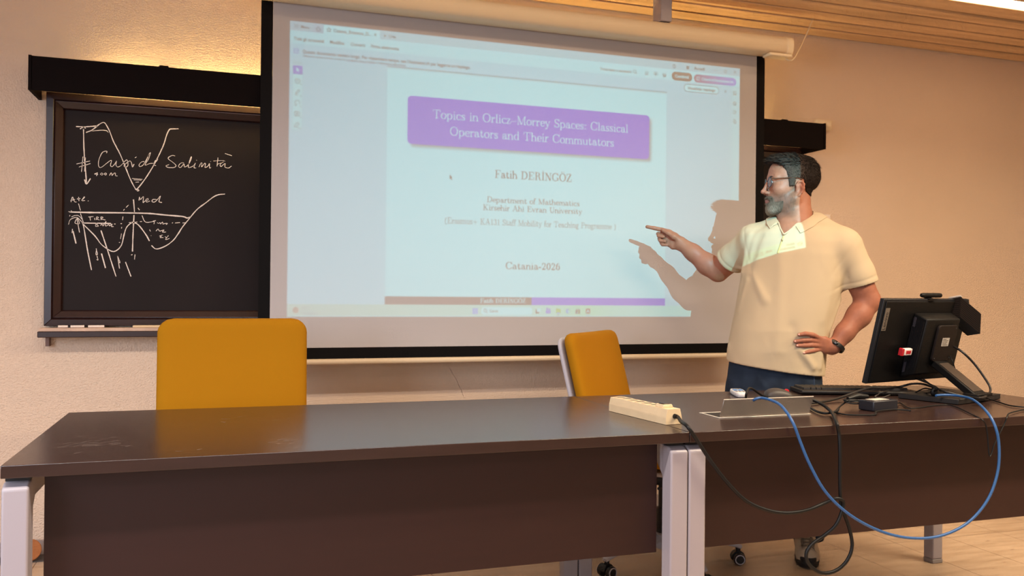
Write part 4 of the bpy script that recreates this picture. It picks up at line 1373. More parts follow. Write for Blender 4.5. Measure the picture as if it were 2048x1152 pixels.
# mouse
mp0, mp1 = onz(1533, 792, TZ + .01), onz(1582, 795, TZ + .005)
R, f, r = frame3(mp1 - mp0)
c = (mp0 + mp1) / 2
mo = empty('computer_mouse', (c.x, c.y, TZ), 'dark grey computer mouse with a red scroll wheel by the keyboard', 'mouse')


def mouse_top(u, hw):
    return .004 + .034 * (math.sin(math.pi * (u * .5 + .5) ** .75)) ** .6 if abs(u) < 1 else .004


rings = []
for i in range(17):
    u = -1 + 2 * i / 16
    e = math.sqrt(max(1 - abs(u) ** 3.2, 0)) * .97 + .03
    hw = .031 * e
    zt = .006 + .033 * max(1 - ((u + .22) / 1.22) ** 2, 0) ** .7 * (1 if u > -.22 else max(1 - ((u + .22) / .78) ** 2, 0) ** .15)
    ring = []
    for k in range(18):
        a = 2 * math.pi * k / 18
        x = hw * abs(math.cos(a)) ** .75 * (1 if math.cos(a) > 0 else -1)
        s = math.sin(a)
        z = .0012 if s < 0 else .0012 + (zt - .0012) * s ** .8
        ring.append(Vector((c.x, c.y, TZ)) + f * (u * .056) + r * x + Vector((0, 0, z)))
    rings.append(ring)
MB().rings(rings).build('shell', mat('mouse_grey', '3c3634', 0.45, spec=.4), mo, smooth=True, angle=60)
q = Vector((c.x, c.y, TZ)) + f * .028
MB().lathe([(0, -.0035), (.0085, -.0035), (.0095, -.002), (.0095, .002), (.0085, .0035), (0, .0035)], q + Vector((0, 0, .0265)), r, 20).build('scroll_wheel', mat('wheel_red', 'c2222c', 0.35), mo, smooth=True)

# keyboard
kx0, kx1 = Vector((2.075, 2.745, 0)), Vector((2.475, 2.600, 0))
f2 = (kx1 - kx0).normalized()
up2 = Vector((-f2.y, f2.x, 0))
kb = empty('keyboard', (kx0.x, kx0.y, TZ), 'black computer keyboard between the mouse and the monitor', 'keyboard')
KL, KD = .44, .155
K0 = kx0 - up2 * .045
tiltk = [(0, .006), (.01, .001), (KD, .001), (KD, .012), (KD - .004, .0155), (.008, .0185), (0, .015)]
m = MB()
m.prism(tiltk, K0 + Vector((0, 0, TZ)), up2, (0, 0, 1), f2, KL)
m.build('case', mat('key_case', '141112', 0.5), kb, bevel=.003)
KEY = mat('key_black', '1c1918', 0.45)
sl = math.atan2(.014 - .026, KD - .008 - .03)
for rw in range(6):
    n = 20 if rw != 0 else 9
    y = .018 + rw * .0208
    z = .0186 - (y - .012) * .022
    x = .012
    widths = [.0175] * 20 if rw else [.026, .018, .018, .11, .018, .018, .026, .055, .055]
    for kk in range(len(widths)):
        w = widths[kk]
        if kk == 15 and rw:
            x += .008
        if x + w > KL - .01:
            break
        b = MB()
        p = K0 + f2 * x + up2 * y + Vector((0, 0, TZ + z))
        Rk = Matrix((f2, up2, Vector((0, 0, 1)))).transposed()
        rg = []
        for zz, ins in ((0, 0), (.0072, .0016), (.0084, .0028)):
            rg.append([p + Rk @ Vector((a, bb2, zz)) for a, bb2 in ((ins, ins), (w - ins, ins), (w - ins, .0178 - ins), (ins, .0178 - ins))])
        b.rings(rg)
        b.build('key', KEY, kb)
        x += w + .0022

# all-in-one computer seen from behind
l = Vector((.974, .225, 0)).normalized()
sN = Vector((-l.y, l.x, 0))                       # towards the user, away from the camera
tl_ = math.radians(13.5)
uN = (Vector((0, 0, 1)) * math.cos(tl_) - sN * math.sin(tl_)).normalized()
bN = l.cross(uN).normalized()
if bN.dot(sN) > 0:
    bN = -bN                                      # out of the back, towards the camera
TLc = Vector((2.24, 2.48, 1.106))
PWd, PHt = .535, .322
BLc = TLc - uN * PHt
pc = empty('all_in_one_computer', (2.53, 2.42, TZ), 'black all-in-one computer seen from behind, standing on the right desk', 'computer')
RP = Matrix((l, uN, bN)).transposed()


def pbox(lo, hi):
    return MB().box(lo, hi, RP, BLc)


pbox((0, 0, -.018), (PWd, PHt, -.0006)).build('display_panel', PCEDGE, pc, bevel=.0025)
pbox((.012, .006, -.0005), (PWd - .004, PHt - .008, .004)).build('back_cover', PC, pc, bevel=.003)
pbox((.008, .022, -.0192), (PWd - .008, PHt - .008, -.0181)).build('screen_glass', mat('glass_black', '050506', 0.1, spec=.5), pc)
# name plate, lettering running up
pbox((.014, PHt - .118, .0042), (.038, PHt - .033, .0052)).build('name_plate', mat('plate_grey', '6f655c', 0.5, metal=.3), pc)
m = MB()
text_mesh(m, 'Lenovo', BLc + l * .0325 + uN * (PHt - .114) + bN * .0053, uN, -l, .0225, .0003)
m.build('name_lettering', mat('letter_dark', '1b1613', 0.5), pc)
# deep housing in the middle with slanted sides
cx0, cx1, cz0, cz1 = .188, .40, .018, .262
m = MB()
r0 = [BLc + RP @ Vector(v) for v in ((cx0, cz0, .0041), (cx1 + .02, cz0, .0041), (cx1 + .02, cz1 + .01, .0041), (cx0, cz1 + .01, .0041))]
r1 = [BLc + RP @ Vector(v) for v in ((cx0 - .004, cz0 + .03, .062), (cx1 - .008, cz0 + .03, .062), (cx1 - .008, cz1, .066), (cx0 - .004, cz1, .066))]
m.rings([r0, r1])
m.build('rear_housing', PC, pc, bevel=.006)
m = MB()
for k in range(9):
    t = (k + .8) / 11
    a0 = r0[0].lerp(r1[0], t)
    a1 = r0[3].lerp(r1[3], t)
    nn = -l * .0012
    p0_, p1_ = a0.lerp(a1, .12) + nn, a0.lerp(a1, .93) + nn
    m.tube([p0_, p1_], .0011, 5)
m.build('vent_ribs', mat('rib_dark', '101017', 0.4), pc)
m = MB()
for zc in (.08, .9):
    a0 = r0[0].lerp(r1[0], .12)
    a1 = r0[3].lerp(r1[3], .12)
    b0 = r0[0].lerp(r1[0], .3)
    b1 = r0[3].lerp(r1[3], .3)
    t0, t1 = (zc, zc + .16) if zc < .5 else (zc - .1, zc + .05)
    m.face([m.pt(v - l * .0026) for v in (a0.lerp(a1, t0), a0.lerp(a1, t1), b0.lerp(b1, t1), b0.lerp(b1, t0))])
m.build('port_labels', mat('port_grey', '2e2b31', 0.4), pc, kind='stuff')
px0, px1, pz0, pz1 = .252, .372, .100, .240
out = []
for (xx, zz, a0) in ((px1 - .014, pz1 - .014, 0), (px0 + .014, pz1 - .014, 90), (px0 + .014, pz0 + .014, 180), (px1 - .014, pz0 + .014, 270)):
    for k in range(6):
        a = math.radians(a0 + 18 * k)
        out.append((xx + .014 * math.cos(a), zz + .014 * math.sin(a)))
MB().prism(out, BLc + bN * .0655, l, uN, bN, .010).build('mount_cover', PCMID, pc, bevel=.002)
MB().box((.288, .160, .0757), (.332, .192, .0763), RP, BLc).build('label', mat('label_white', 'a9a29a', 0.6), pc)
m = MB()
for k in range(5):
    m.box((.292, .164 + k * .0055, .0764), (.292 + (.034, .026, .03, .034, .02)[k], .1662 + k * .0055, .0767), RP, BLc)
m.build('label_print', mat('print_dark', '6b645d', 0.6), pc)
for xx, zz in ((px0 + .012, pz0 + .012), (px1 - .012, pz0 + .012), (px1 - .012, pz1 - .012)):
    MB().lathe([(0, 0), (.0035, 0), (.003, .0012), (0, .0012)], BLc + RP @ Vector((xx, zz, .0756)), bN, 12).build('screw', PCEDGE, pc)
# stand: sloping arm on a flat foot
bl_ = Vector((math.cos(math.radians(18)), math.sin(math.radians(18)), 0))
bd_ = Vector((-bl_.y, bl_.x, 0))
F0 = Vector((2.412, 2.315, TZ))
m = MB()
m.prism([(0, 0), (.315, 0), (.315, .22), (0, .22)], F0 + Vector((0, 0, .001)), bl_, bd_, (0, 0, 1), .019)
m.build('foot_plate', mat('foot_black', '1a1717', 0.5), pc, bevel=.002)
at_top = BLc + RP @ Vector((.312, .092, .064))
ab = Vector((2.556, 2.366, TZ + .022))
ax_ = (at_top - ab).normalized()
nn = bl_.cross(ax_).normalized()
if nn.dot(sN) > 0:
    nn = -nn
m = MB()
m.prism([(-.042, 0), (.042, 0), (.042, (at_top - ab).length), (-.042, (at_top - ab).length)], ab - nn * .012, bl_, ax_, nn, .024)
arm = m.build('stand_arm', PC, pc, bevel=.003)
m = MB()
m.prism([(-.033, .012), (.033, .012), (.033, (at_top - ab).length - .022), (-.033, (at_top - ab).length - .022)], ab + nn * .0123, bl_, ax_, nn, .0012)
m.build('arm_inlay', mat('inlay_brown', '453a33', 0.4, metal=.2), arm)
m = MB()
m.prism([(-.055, -.025), (.055, -.025), (.055, .03), (-.055, .03)], ab - Vector((0, 0, .0015)), bl_, bd_, (0, 0, 1), .012)
m.build('arm_socket', PC, pc, bevel=.003)

# things fixed on the computer
q = TLc + l * .235 + bN * .0
wc = empty('webcam', tuple(q), 'slim black webcam bar perched on the top edge of the monitor', 'webcam')
m = MB()
m.tube([q + l * a + uN * .0125 - bN * .012 for a in (-.004, 0, .012, .098, .118, .122)], [.005, .0078, .0090, .0090, .0086, .006], 14, flat=1.0)
m.build('body', PC, wc, smooth=True, angle=50)
MB().box((.262, PHt + .0003, -.030), (.30, PHt + .003, .012), RP, BLc).build('clip', PC, wc, bevel=.001)

ue = Vector((0, 0, 0)) + BLc + RP @ Vector((.116, .130, .034))
us = empty('usb_stick', tuple(ue), 'small red and white memory stick plugged into the back of the computer', 'memory stick')
MB().box((-.012, -.0135, -.008), (.0, .0135, .008), RP, ue + l * .008).build('collar', mat('stick_red', 'b3202a', 0.4), us, bevel=.001)
MB().box((.002, -.0135, -.0080), (.050, .0135, .0080), RP, ue + RP @ Vector((.0075, 0, 0))).build('body', mat('stick_white', 'e6d3d0', 0.4), us, bevel=.004)
MB().box((.012, -.006, .0081), (.040, .006, .0088), RP, ue + RP @ Vector((.0075, 0, 0))).build('red_window', mat('stick_red', 'b3202a'), us)

# felt board eraser hooked on the corner
g = at(1922, 592, 2.56)
wR, wU, wF = Vector(CR), Vector(CU), Vector(CF)
Ax = (wR * .078 - wU * .066 + wF * .0)
Bx = (-wR * .004 - wU * .080)
Cx = (-wR * .034 - wU * .009 + wF * .03)
er = empty('board_eraser', tuple(g + Bx), 'black ribbed felt board eraser leaning on the top right corner of the monitor', 'board eraser')
m = MB()
NR = 10
for k in range(NR):
    t0, t1 = (k + .12) / NR, (k + .92) / NR
    m.rings([[g + Bx * (.04 + .96 * t) + e for e in (Vector((0, 0, 0)), Ax, Ax + Cx, Cx)] for t in (t0, t1)])
m.build('felt_layers', mat('felt_black', '1b1513', 0.95, spec=.1), er)
MB().rings([[g + Bx * t + Ax * .02 + Cx * .03 + e for e in (Vector((0, 0, 0)), Ax * .96, Ax * .96 + Cx * .94, Cx * .94)] for t in (.02, 1.0)]).build('core', mat('felt_core', '0f0c0b', 0.95), er)
m = MB()
m.rings([[g - Bx * .002 + e for e in (Vector((0, 0, 0)), Ax * .08, Ax * .08 + Cx, Cx)], [g - Bx * .06 + e for e in (Cx * .06, Ax * .07 + Cx * .06, Ax * .07 + Cx * .94, Cx * .94)]])
m.build('white_end', mat('eraser_white', 'b9aea4', 0.6), er, bevel=.001)

# power adapter with coiled lead
a0, a1, a2 = Vector((1.995, 2.252, TZ)), Vector((2.007, 2.330, TZ)), Vector((2.143, 2.330, TZ))
ex = Vector((.985, .17, 0)).normalized()
ey = Vector((-ex.y, ex.x, 0))
ad = empty('power_adapter', tuple(a0), 'black power adapter brick with a white label among tangled leads', 'power adapter')
m = MB()
m.prism([(0, 0), (.118, 0), (.118, .062), (0, .062)], a0 + Vector((0, 0, .0005)), ex, ey, (0, 0, 1), .034)
m.build('brick', mat('brick_black', '1f1f26', 0.4), ad, bevel=.004)
m = MB()
m.prism([(.02, .012), (.09, .012), (.09, .05), (.02, .05)], a0 + Vector((0, 0, .0347)), ex, ey, (0, 0, 1), .0005)
m.build('label', mat('adapter_label', 'c9c0b4', 0.5), ad)
coil = []
rr = random.Random(9)
cc = onz(1714, 808, TZ + .012)
for i in range(46):
    a = i * .62
    coil.append(cc + ex * (.050 * math.cos(a) + rr.uniform(-.008, .008)) + ey * (.022 * math.sin(a) + rr.uniform(-.008, .008)) + Vector((0, 0, .004 + .010 * (.5 + .5 * math.sin(a * .37)) + rr.uniform(0, .004))))
pts = [a0 + ex * .0 + ey * .03 + Vector((0, 0, .016))] + coil + [onz(1672, 822, TZ + .004), onz(1690, 829, TZ + .004), onz(1730, 830, TZ + .004), onz(1751, 829, TZ + .004), onz(1754, 823, TZ + .006), onz(1790, 819, TZ + .004), onz(1822, 821, TZ + .004)]
cable('coiled_lead', pts, .0026, CABLE, ad, 8)
MB().tube([cc + ex * -.045 + ey * .0 + Vector((0, 0, .020)), cc + ex * 0 + Vector((0, 0, .026)), cc + ex * .05 + Vector((0, 0, .022))], [.006, .012, .008], 10).build('tied_bundle', CABLE, ad, smooth=True)
MB().cyl(a0 + ex * .118 + ey * .03 + Vector((0, 0, .016)), a0 + ex * .142 + ey * .03 + Vector((0, 0, .012)), .008, .0035, 12).build('strain_relief', CABLE, ad, smooth=True)
pts = [a0 + ex * .14 + ey * .03 + Vector((0, 0, .012)), onz(1800, 806, TZ + .004), onz(1818, 816, TZ + .004), onz(1840, 815, TZ + .004), onz(1868, 811, TZ + .004), onz(1895, 809.5, TZ + .004), onz(1915, 815, TZ + .004), onz(1940, 827, TZ + .004), at(1962, 838, TY0 - .002), at(1971, 848, TY0 - .008), at(1975, 870, TY0 - .01), at(1977, 895, TY0 - .012), at(1979, 912, TY0 - .014), at(1983, 907, TY0 - .012), at(1989, 888, TY0 - .01), at(2002, 862, TY0 - .008), at(2010, 845, TY0 - .006), at(2014, 834, TY0 - .004), onz(2018, 827, TZ + .005), onz(2035, 822, TZ + .004), onz(2062, 817, TZ + .004)]
cable('thin_lead', pts, .0021, CABLE, ad, 8)

# black power lead of the computer: out of its side, round in a bow and back along the desk
ps0 = BLc + RP @ Vector((.40, .155, .035))
pts = [ps0, at(1922, 702, 2.50), at(1948, 727, 2.48), at(1972, 760, 2.45), at(1981, 778, 2.43), at(1976, 789, 2.40), onz(1962, 796, TZ + .028), onz(1930, 793, TZ + .026), onz(1893, 784, TZ + .040), onz(1868, 775, TZ + .048), onz(1845, 768, TZ + .050), onz(1822, 768, TZ + .045), onz(1797, 774, TZ + .030), onz(1765, 776, TZ + .034), onz(1742, 775, TZ + .038), onz(1715, 783, TZ + .028), onz(1690, 792, TZ + .014), onz(1660, 801, TZ + .006), onz(1625, 806, TZ + .006), onz(1617, 805, TZ + .006)]
cable('computer_lead', pts, .0042, DCABLE, None, 10, 'black lead bowing out from the computer and lying past the keyboard', 'cable')
pts = [onz(1966, 794, TZ + .02), onz(1982, 799, TZ + .008), onz(2000, 805, TZ + .004), onz(2020, 811, TZ + .004), onz(2046, 814, TZ + .004), onz(2075, 815, TZ + .004)]
cable('loose_lead', pts, .0024, CABLE, None, 8, 'thin black lead running from the monitor foot off the right edge', 'cable')
pts = [BLc + RP @ Vector((.41, .12, .02)), at(1911, 738, 2.55), at(1922, 755, 2.54), at(1932, 768, 2.53)]
cable('side_lead', [BLc + RP @ Vector((.40, .13, .03)), at(1904, 720, 2.52), at(1912, 742, 2.52), at(1924, 762, 2.51), at(1930, 775, 2.50), onz(1934, 783, TZ + .024)], .0018, CABLE, pc, 8)
# leads hanging under the monitor, with a knot
kn = onz(1868, 784, TZ + .035)
tg = empty('lead_bundle', tuple(kn), 'knotted black leads hanging under the monitor above its foot plate', 'cable')
MB().ball(kn, .014, sc=(1, .8, 1.2)).build('knot', CABLE, tg, smooth=True)
for i, q in enumerate(((1884, 762, .10), (1872, 762, .10), (1858, 768, .08))):
    MB().tube(catmull([kn, onz(1874 - 3 * i, 775, TZ + .055), BLc + RP @ Vector((.25 + .02 * i, .02, .03))], 6), .0025, 8).build('lead', CABLE, tg, smooth=True)
MB().tube(catmull([kn, onz(1850, 786, TZ + .020), onz(1832, 783, TZ + .016), onz(1815, 784, TZ + .010)], 6), .0025, 8).build('lead', CABLE, tg, smooth=True)
MB().tube(catmull([kn + Vector((-.01, 0, .01)), onz(1848, 777, TZ + .040), onz(1830, 786, TZ + .018), onz(1820, 793, TZ + .004)], 6), .0025, 8).build('lead', CABLE, tg, smooth=True)
MB().tube(catmull([kn + Vector((0, 0, -.01)), onz(1871, 790, TZ + .026), onz(1874, 793, TZ + .022)], 6), .0025, 8).build('lead', CABLE, tg, smooth=True)
# pale grey tail of the keyboard
cable('keyboard_lead', [onz(1748, 784, TZ + .008), onz(1757, 783, TZ + .012), onz(1758, 788, TZ + .008), onz(1750, 793, TZ + .004), onz(1762, 796, TZ + .004), onz(1782, 789, TZ + .004), onz(1802, 783, TZ + .006)], .0022, mat('grey_lead', '4a4441', .5), kb, 8)


# ------------------------------------------------------------------ the lecturer: distance fields meshed as one surface
def smin(a, b, k):
    h = np.clip(0.5 + 0.5 * (b - a) / k, 0, 1)
    return b * (1 - h) + a * h - k * h * (1 - h)


def smax(a, b, k):
    return -smin(-a, -b, k)


def capsule(P, a, b, ra, rb=None):
    rb = ra if rb is None else rb
    a, b = np.array(a, np.float64), np.array(b, np.float64)
    d = b - a
    t = np.clip(((P - a) @ d) / (d @ d), 0, 1)
    q = P - a - t[:, None] * d
    return np.sqrt((q * q).sum(1)) - (ra + (rb - ra) * t)


def chain(P, pts, rs, k=0.006):
    o = None
    for i in range(len(pts) - 1):
        c = capsule(P, pts[i], pts[i + 1], rs[i], rs[i + 1])
        o = c if o is None else smin(o, c, k)
    return o


def ellip(P, c, r, B=None):
    q = P - np.array(c)
    if B is not None:
        q = q @ np.array(B).T
    r = np.array(r)
    k0 = np.sqrt(((q / r) ** 2).sum(1))
    k1 = np.sqrt(((q / (r * r)) ** 2).sum(1))
    return np.where(k1 > 1e-9, k0 * (k0 - 1) / np.maximum(k1, 1e-9), -r.min())


def loft(P, rows, U, V, pw=2.3):
    """rows: (z, centre xy, half width along U, half depth along V)."""
    z = np.array([r[0] for r in rows])
    o = np.argsort(z)
    z = z[o]
    cx = np.array([rows[i][1][0] for i in o])
    cy = np.array([rows[i][1][1] for i in o])
    ru = np.array([rows[i][2] for i in o])
    rv = np.array([rows[i][3] for i in o])
    zz = P[:, 2]
    X, Y = np.interp(zz, z, cx), np.interp(zz, z, cy)
    A, Bq = np.interp(zz, z, ru), np.interp(zz, z, rv)
    dx, dy = P[:, 0] - X, P[:, 1] - Y
    u = dx * U[0] + dy * U[1]
    v = dx * V[0] + dy * V[1]
    r = ((np.abs(u) / A) ** pw + (np.abs(v) / Bq) ** pw) ** (1 / pw)
    d = (r - 1) * np.minimum(A, Bq)
    return smax(d, np.maximum(z[0] - zz, zz - z[-1]), .01)


def mesh_sdf(f, lo, hi, h, relax=1):
    lo = np.array(lo, float)
    nb = np.ceil((np.array(hi) - lo) / (8 * h)).astype(int)
    g = np.stack(np.meshgrid(*[np.arange(n) for n in nb], indexing='ij'), -1).reshape(-1, 3)
    ctr = lo + (g + .5) * 8 * h
    keep = np.abs(f(ctr)) < 8 * h * 1.15
    g = g[keep]
    off = np.stack(np.meshgrid(*[np.arange(9)] * 3, indexing='ij'), -1).reshape(-1, 3)
    cells, verts = [], []
    em_ = []
    NX = 1 << 20
    key = lambda ijk: (ijk[..., 0].astype(np.int64) * NX + ijk[..., 1]) * NX + ijk[..., 2]
    CH = 400
    allk, allv, edges = [], [], [[], [], []]
    corner = np.array([[a, b, c] for a in (0, 1) for b in (0, 1) for c in (0, 1)])
    eds = [(i, j) for i in range(8) for j in range(i + 1, 8) if np.abs(corner[i] - corner[j]).sum() == 1]
    for s in range(0, len(g), CH):
        gb = g[s:s + CH]
        idx = gb[:, None, :] * 8 + off[None]
        val = f((lo + idx.reshape(-1, 3) * h)).reshape(len(gb), 9, 9, 9)
        cv = np.stack([val[:, a:a + 8, b:b + 8, c:c + 8] for a, b, c in corner], -1).reshape(-1, 8)
        base = (gb[:, None, :] * 8 + np.stack(np.meshgrid(*[np.arange(8)] * 3, indexing='ij'), -1).reshape(1, -1, 3)).reshape(-1, 3)
        ins = cv < 0
        m = ins.any(1) & ~ins.all(1)
        cv, base, ins = cv[m], base[m], ins[m]
        if not len(cv):
            continue
        acc = np.zeros((len(cv), 3))
        n = np.zeros(len(cv))
        for i, j in eds:
            x = ins[:, i] != ins[:, j]
            t = np.where(x, cv[:, i] / np.where(x, cv[:, i] - cv[:, j], 1), 0)
            acc += np.where(x[:, None], corner[i] + t[:, None] * (corner[j] - corner[i]), 0)
            n += x
        allk.append(key(base + 1))
        allv.append(lo + (base + acc / n[:, None]) * h)
        for ax, j in ((0, 4), (1, 2), (2, 1)):
            x = ins[:, 0] != ins[:, j]
            edges[ax].append(np.concatenate([base[x] + 1, ins[x, :1].astype(int)], 1))
    K = np.concatenate(allk)
    V = np.concatenate(allv)
    o = np.argsort(K)
    K, V = K[o], V[o]
    quads = []
    for ax in range(3):
        e = np.concatenate(edges[ax])
        b, flip = e[:, :3], e[:, 3]
        u, w = np.eye(3, dtype=int)[(ax + 1) % 3], np.eye(3, dtype=int)[(ax + 2) % 3]
        q = np.stack([key(b), key(b - u), key(b - u - w), key(b - w)], 1)
        ix = np.searchsorted(K, q)
        ix = np.minimum(ix, len(K) - 1)
        ok = (K[ix] == q).all(1)
        ix = ix[ok]
        fl = flip[ok] == 0
        ix[fl] = ix[fl][:, ::-1]
        quads.append(ix)
    Q = np.concatenate(quads)
    for _ in range(relax):
        s = np.zeros_like(V)
        c = np.zeros(len(V))
        for i in range(4):
            a, b = Q[:, i], Q[:, (i + 1) % 4]
            np.add.at(s, a, V[b])
            np.add.at(c, a, 1)
            np.add.at(s, b, V[a])
            np.add.at(c, b, 1)
        V = V * .5 + .5 * s / np.maximum(c, 1)[:, None]
    return V, Q


def sdf_obj(name, V, Q, m, parent, tint=None, extra=None):
    off = Vector((0, 0, 0))
    q = parent
    while q is not None:
        off = off + q.location
        q = q.parent
    V = V - np.array(off)
    vs_, fs_ = V.tolist(), Q.tolist()
    cols = tint.tolist() if tint is not None else None
    if extra:
        ev, ef, ec = extra
        b = len(vs_)
        vs_ += [list(np.array(p) - np.array(off)) for p in ev]
        fs_ += [[b + i for i in f_] for f_ in ef]
        if cols is not None:
            cols += [list(c) for c in ec]
    me = bpy.data.meshes.new(name)
    me.from_pydata(vs_, [], fs_)
    o = bpy.data.objects.new(name, me)
    COL.objects.link(o)
    me.materials.append(m)
    me.polygons.foreach_set('use_smooth', [True] * len(me.polygons))
    if cols is not None:
        ca = me.color_attributes.new('tint', 'FLOAT_COLOR', 'POINT')
        ca.data.foreach_set('color', np.concatenate([np.array(cols, np.float32), np.ones((len(cols), 1), np.float32)], 1).ravel())
    o.parent = parent
    me.update()
    return o


def vnoise(P, s, seed=0):
    """Cheap smooth noise from a few sine waves."""
    r = np.random.RandomState(seed)
    o = np.zeros(len(P))
    for _ in range(7):
        w = r.normal(size=3)
        w *= s * r.uniform(.6, 1.4) / np.linalg.norm(w)
        o += np.sin(P @ w + r.uniform(0, 6.28))
    return o / 7


# frame of the figure: U to its left (right in the view), T towards the room, D away
UX = np.array([.8, -.6, 0])
DX = np.array([.6, .8, 0])
D0 = 3.82


def M(px, py, k=0.0):
    d = CR * ((px - 1024) / CAM_F) - CU * ((py - 576) / CAM_F) + CF
    t = (D0 - k) / (d[0] * .6 + d[1] * .8)
    return np.array([d[0] * t, d[1] * t, CAM_H + d[2] * t])


# ---- head frame: forward, left side (towards the room), up
TH = math.radians(15)
HF = -math.cos(TH) * UX - math.sin(TH) * DX
HS = -math.cos(TH) * DX + math.sin(TH) * UX
HUp = np.array([0, 0, 1.0])
HB = np.stack([HF, HS, HUp])
HC = M(1583, 366, 0.0)


def hw(u, v, w):
    return HC + HF * u + HS * v + HUp * w


def head_local(P):
    return (P - HC) @ HB.T


def head_sdf(P):
    L = head_local(P)
    A = L.copy()
    A[:, 1] = np.abs(A[:, 1])                    # mirror
    d = ellip(L, (-.014, 0, .028), (.098, .074, .079))
    d = smin(d, ellip(L, (.046, 0, .045), (.046, .058, .05)), .03)
    d = smin(d, ellip(L, (.038, 0, -.030), (.056, .064, .092)), .03)
    d = smin(d, capsule(A, (.086, .006, .020), (.074, .046, .018), .0135, .012), .014)
    d = smin(d, ellip(A, (.062, .044, -.030), (.024, .020, .022)), .022)
    d = smin(d, capsule(A, (.000, .056, -.072), (.070, .018, -.116), .021, .020), .025)
    d = smin(d, ellip(L, (.080, 0, -.116), (.020, .024, .022)), .018)
    d = smin(d, ellip(L, (.078, 0, -.074), (.029, .036, .032)), .02)
    # sockets, lids
    d = smax(d, -ellip(A, (.102, .034, .000), (.019, .020, .0135)), .012)
    lid = ellip(A, (.0795, .032, .000), (.0148, .0175, .0142))
    lid = smax(lid, -smax(np.abs(A[:, 2] - .0004) - .0042, np.abs(A[:, 1] - .033) - .0135, .002), .002)
    d = smin(d, lid, .0035)
    d = smin(d, chain(A, [(.091, .016, .0045), (.0930, .030, .0095), (.087, .047, .005)], [.0025, .0032, .0025]), .004)
    d = smin(d, chain(A, [(.091, .016, -.0045), (.0920, .030, -.0098), (.086, .047, -.0045)], [.0022, .0026, .0022]), .004)
    # nose
    d = smin(d, chain(L, [(.093, 0, .012), (.103, 0, -.010), (.116, 0, -.036)], [.0072, .0080, .0092]), .010)
    d = smin(d, ellip(L, (.1180, 0, -.0390), (.0110, .0092, .0088)), .007)
    d = smin(d, ellip(A, (.105, .0125, -.0435), (.0115, .0078, .0080)), .005)
    d = smax(d, -ellip(A, (.109, .0065, -.053), (.006, .0036, .005)), .003)
    # lips
    d = smax(d, -capsule(A, (.113, 0, -.0805), (.102, .022, -.0815), .0016), .003)
    d = smin(d, capsule(A, (.1068, .0, -.0755), (.0985, .021, -.0800), .0046, .002), .004)
    d = smin(d, capsule(A, (.1055, .0, -.0865), (.0970, .019, -.0830), .0052, .0022), .004)
    # ears: plate, rim, bowl
    ca, sa = math.cos(math.radians(24)), math.sin(math.radians(24))
    E = A - np.array([-.0155, .0740, -.032])
    q = np.stack([E[:, 0] * ca - E[:, 1] * sa, E[:, 0] * sa + E[:, 1] * ca, E[:, 2]], 1)
    q2 = q.copy()
    q2[:, 0] += q[:, 2] * .12
    ear = ellip(q2, (0, 0, 0), (.0185, .0055, .032))
    rim = [(.010, .004, -.002), (.0145, .006, .014), (.007, .0065, .028), (-.006, .007, .029), (-.0155, .007, .016), (-.017, .007, -.002), (-.011, .006, -.018), (-.002, .004, -.029)]
    ear = smin(ear, chain(q2, rim, [.0034, .0036, .004, .0042, .004, .0038, .0042, .006]), .003)
    ear = smax(ear, -ellip(q2, (.001, .008, -.004), (.0085, .0075, .0125)), .004)
    ear = smin(ear, chain(q2, [(-.009, .004, -.014), (-.010, .005, .002), (-.003, .005, .014)], [.0028, .003, .0028]), .003)
    ear = smin(ear, ellip(q2, (.0115, .003, -.006), (.004, .004, .006)), .003)
    d = smin(d, ear, .007)
    return d


NECK = [(M(1592, 402, -.01), .060), (M(1592, 432, 0), .061), (M(1592, 462, .01), .072)]
TORSO = []
for py, c, hwp, kk, dep in ((446, 1591, 46, .0, .068), (456, 1592, 76, .0, .088), (468, 1592, 94, .0, .105), (485, 1592, 101, .0, .118), (510, 1590, 104, .0, .128), (560, 1583, 104, .0, .138), (620, 1571, 101, .004, .148), (660, 1561, 99, .006, .154), (700, 1553, 98.5, .006, .152), (752, 1548, 99, .004, .142)):
    p = M(c, py, kk)
    TORSO.append((p[2], p[:2], hwp / 496, dep))


def torso(P, grow):
    return loft(P, [(z, c, a + grow, b + grow) for z, c, a, b in TORSO], UX, DX)


# arm on the screen side (pointing) and arm with the hand on the hip
RS, RE, RW = M(1508, 482, -.03), M(1436, 543, -.17), M(1362, 487, -.16)
LS, LE, LW = M(1688, 492, .02), M(1736, 602, -.03), M(1669, 693, .055)


def mid(a, b, t):
    return a + (b - a) * t


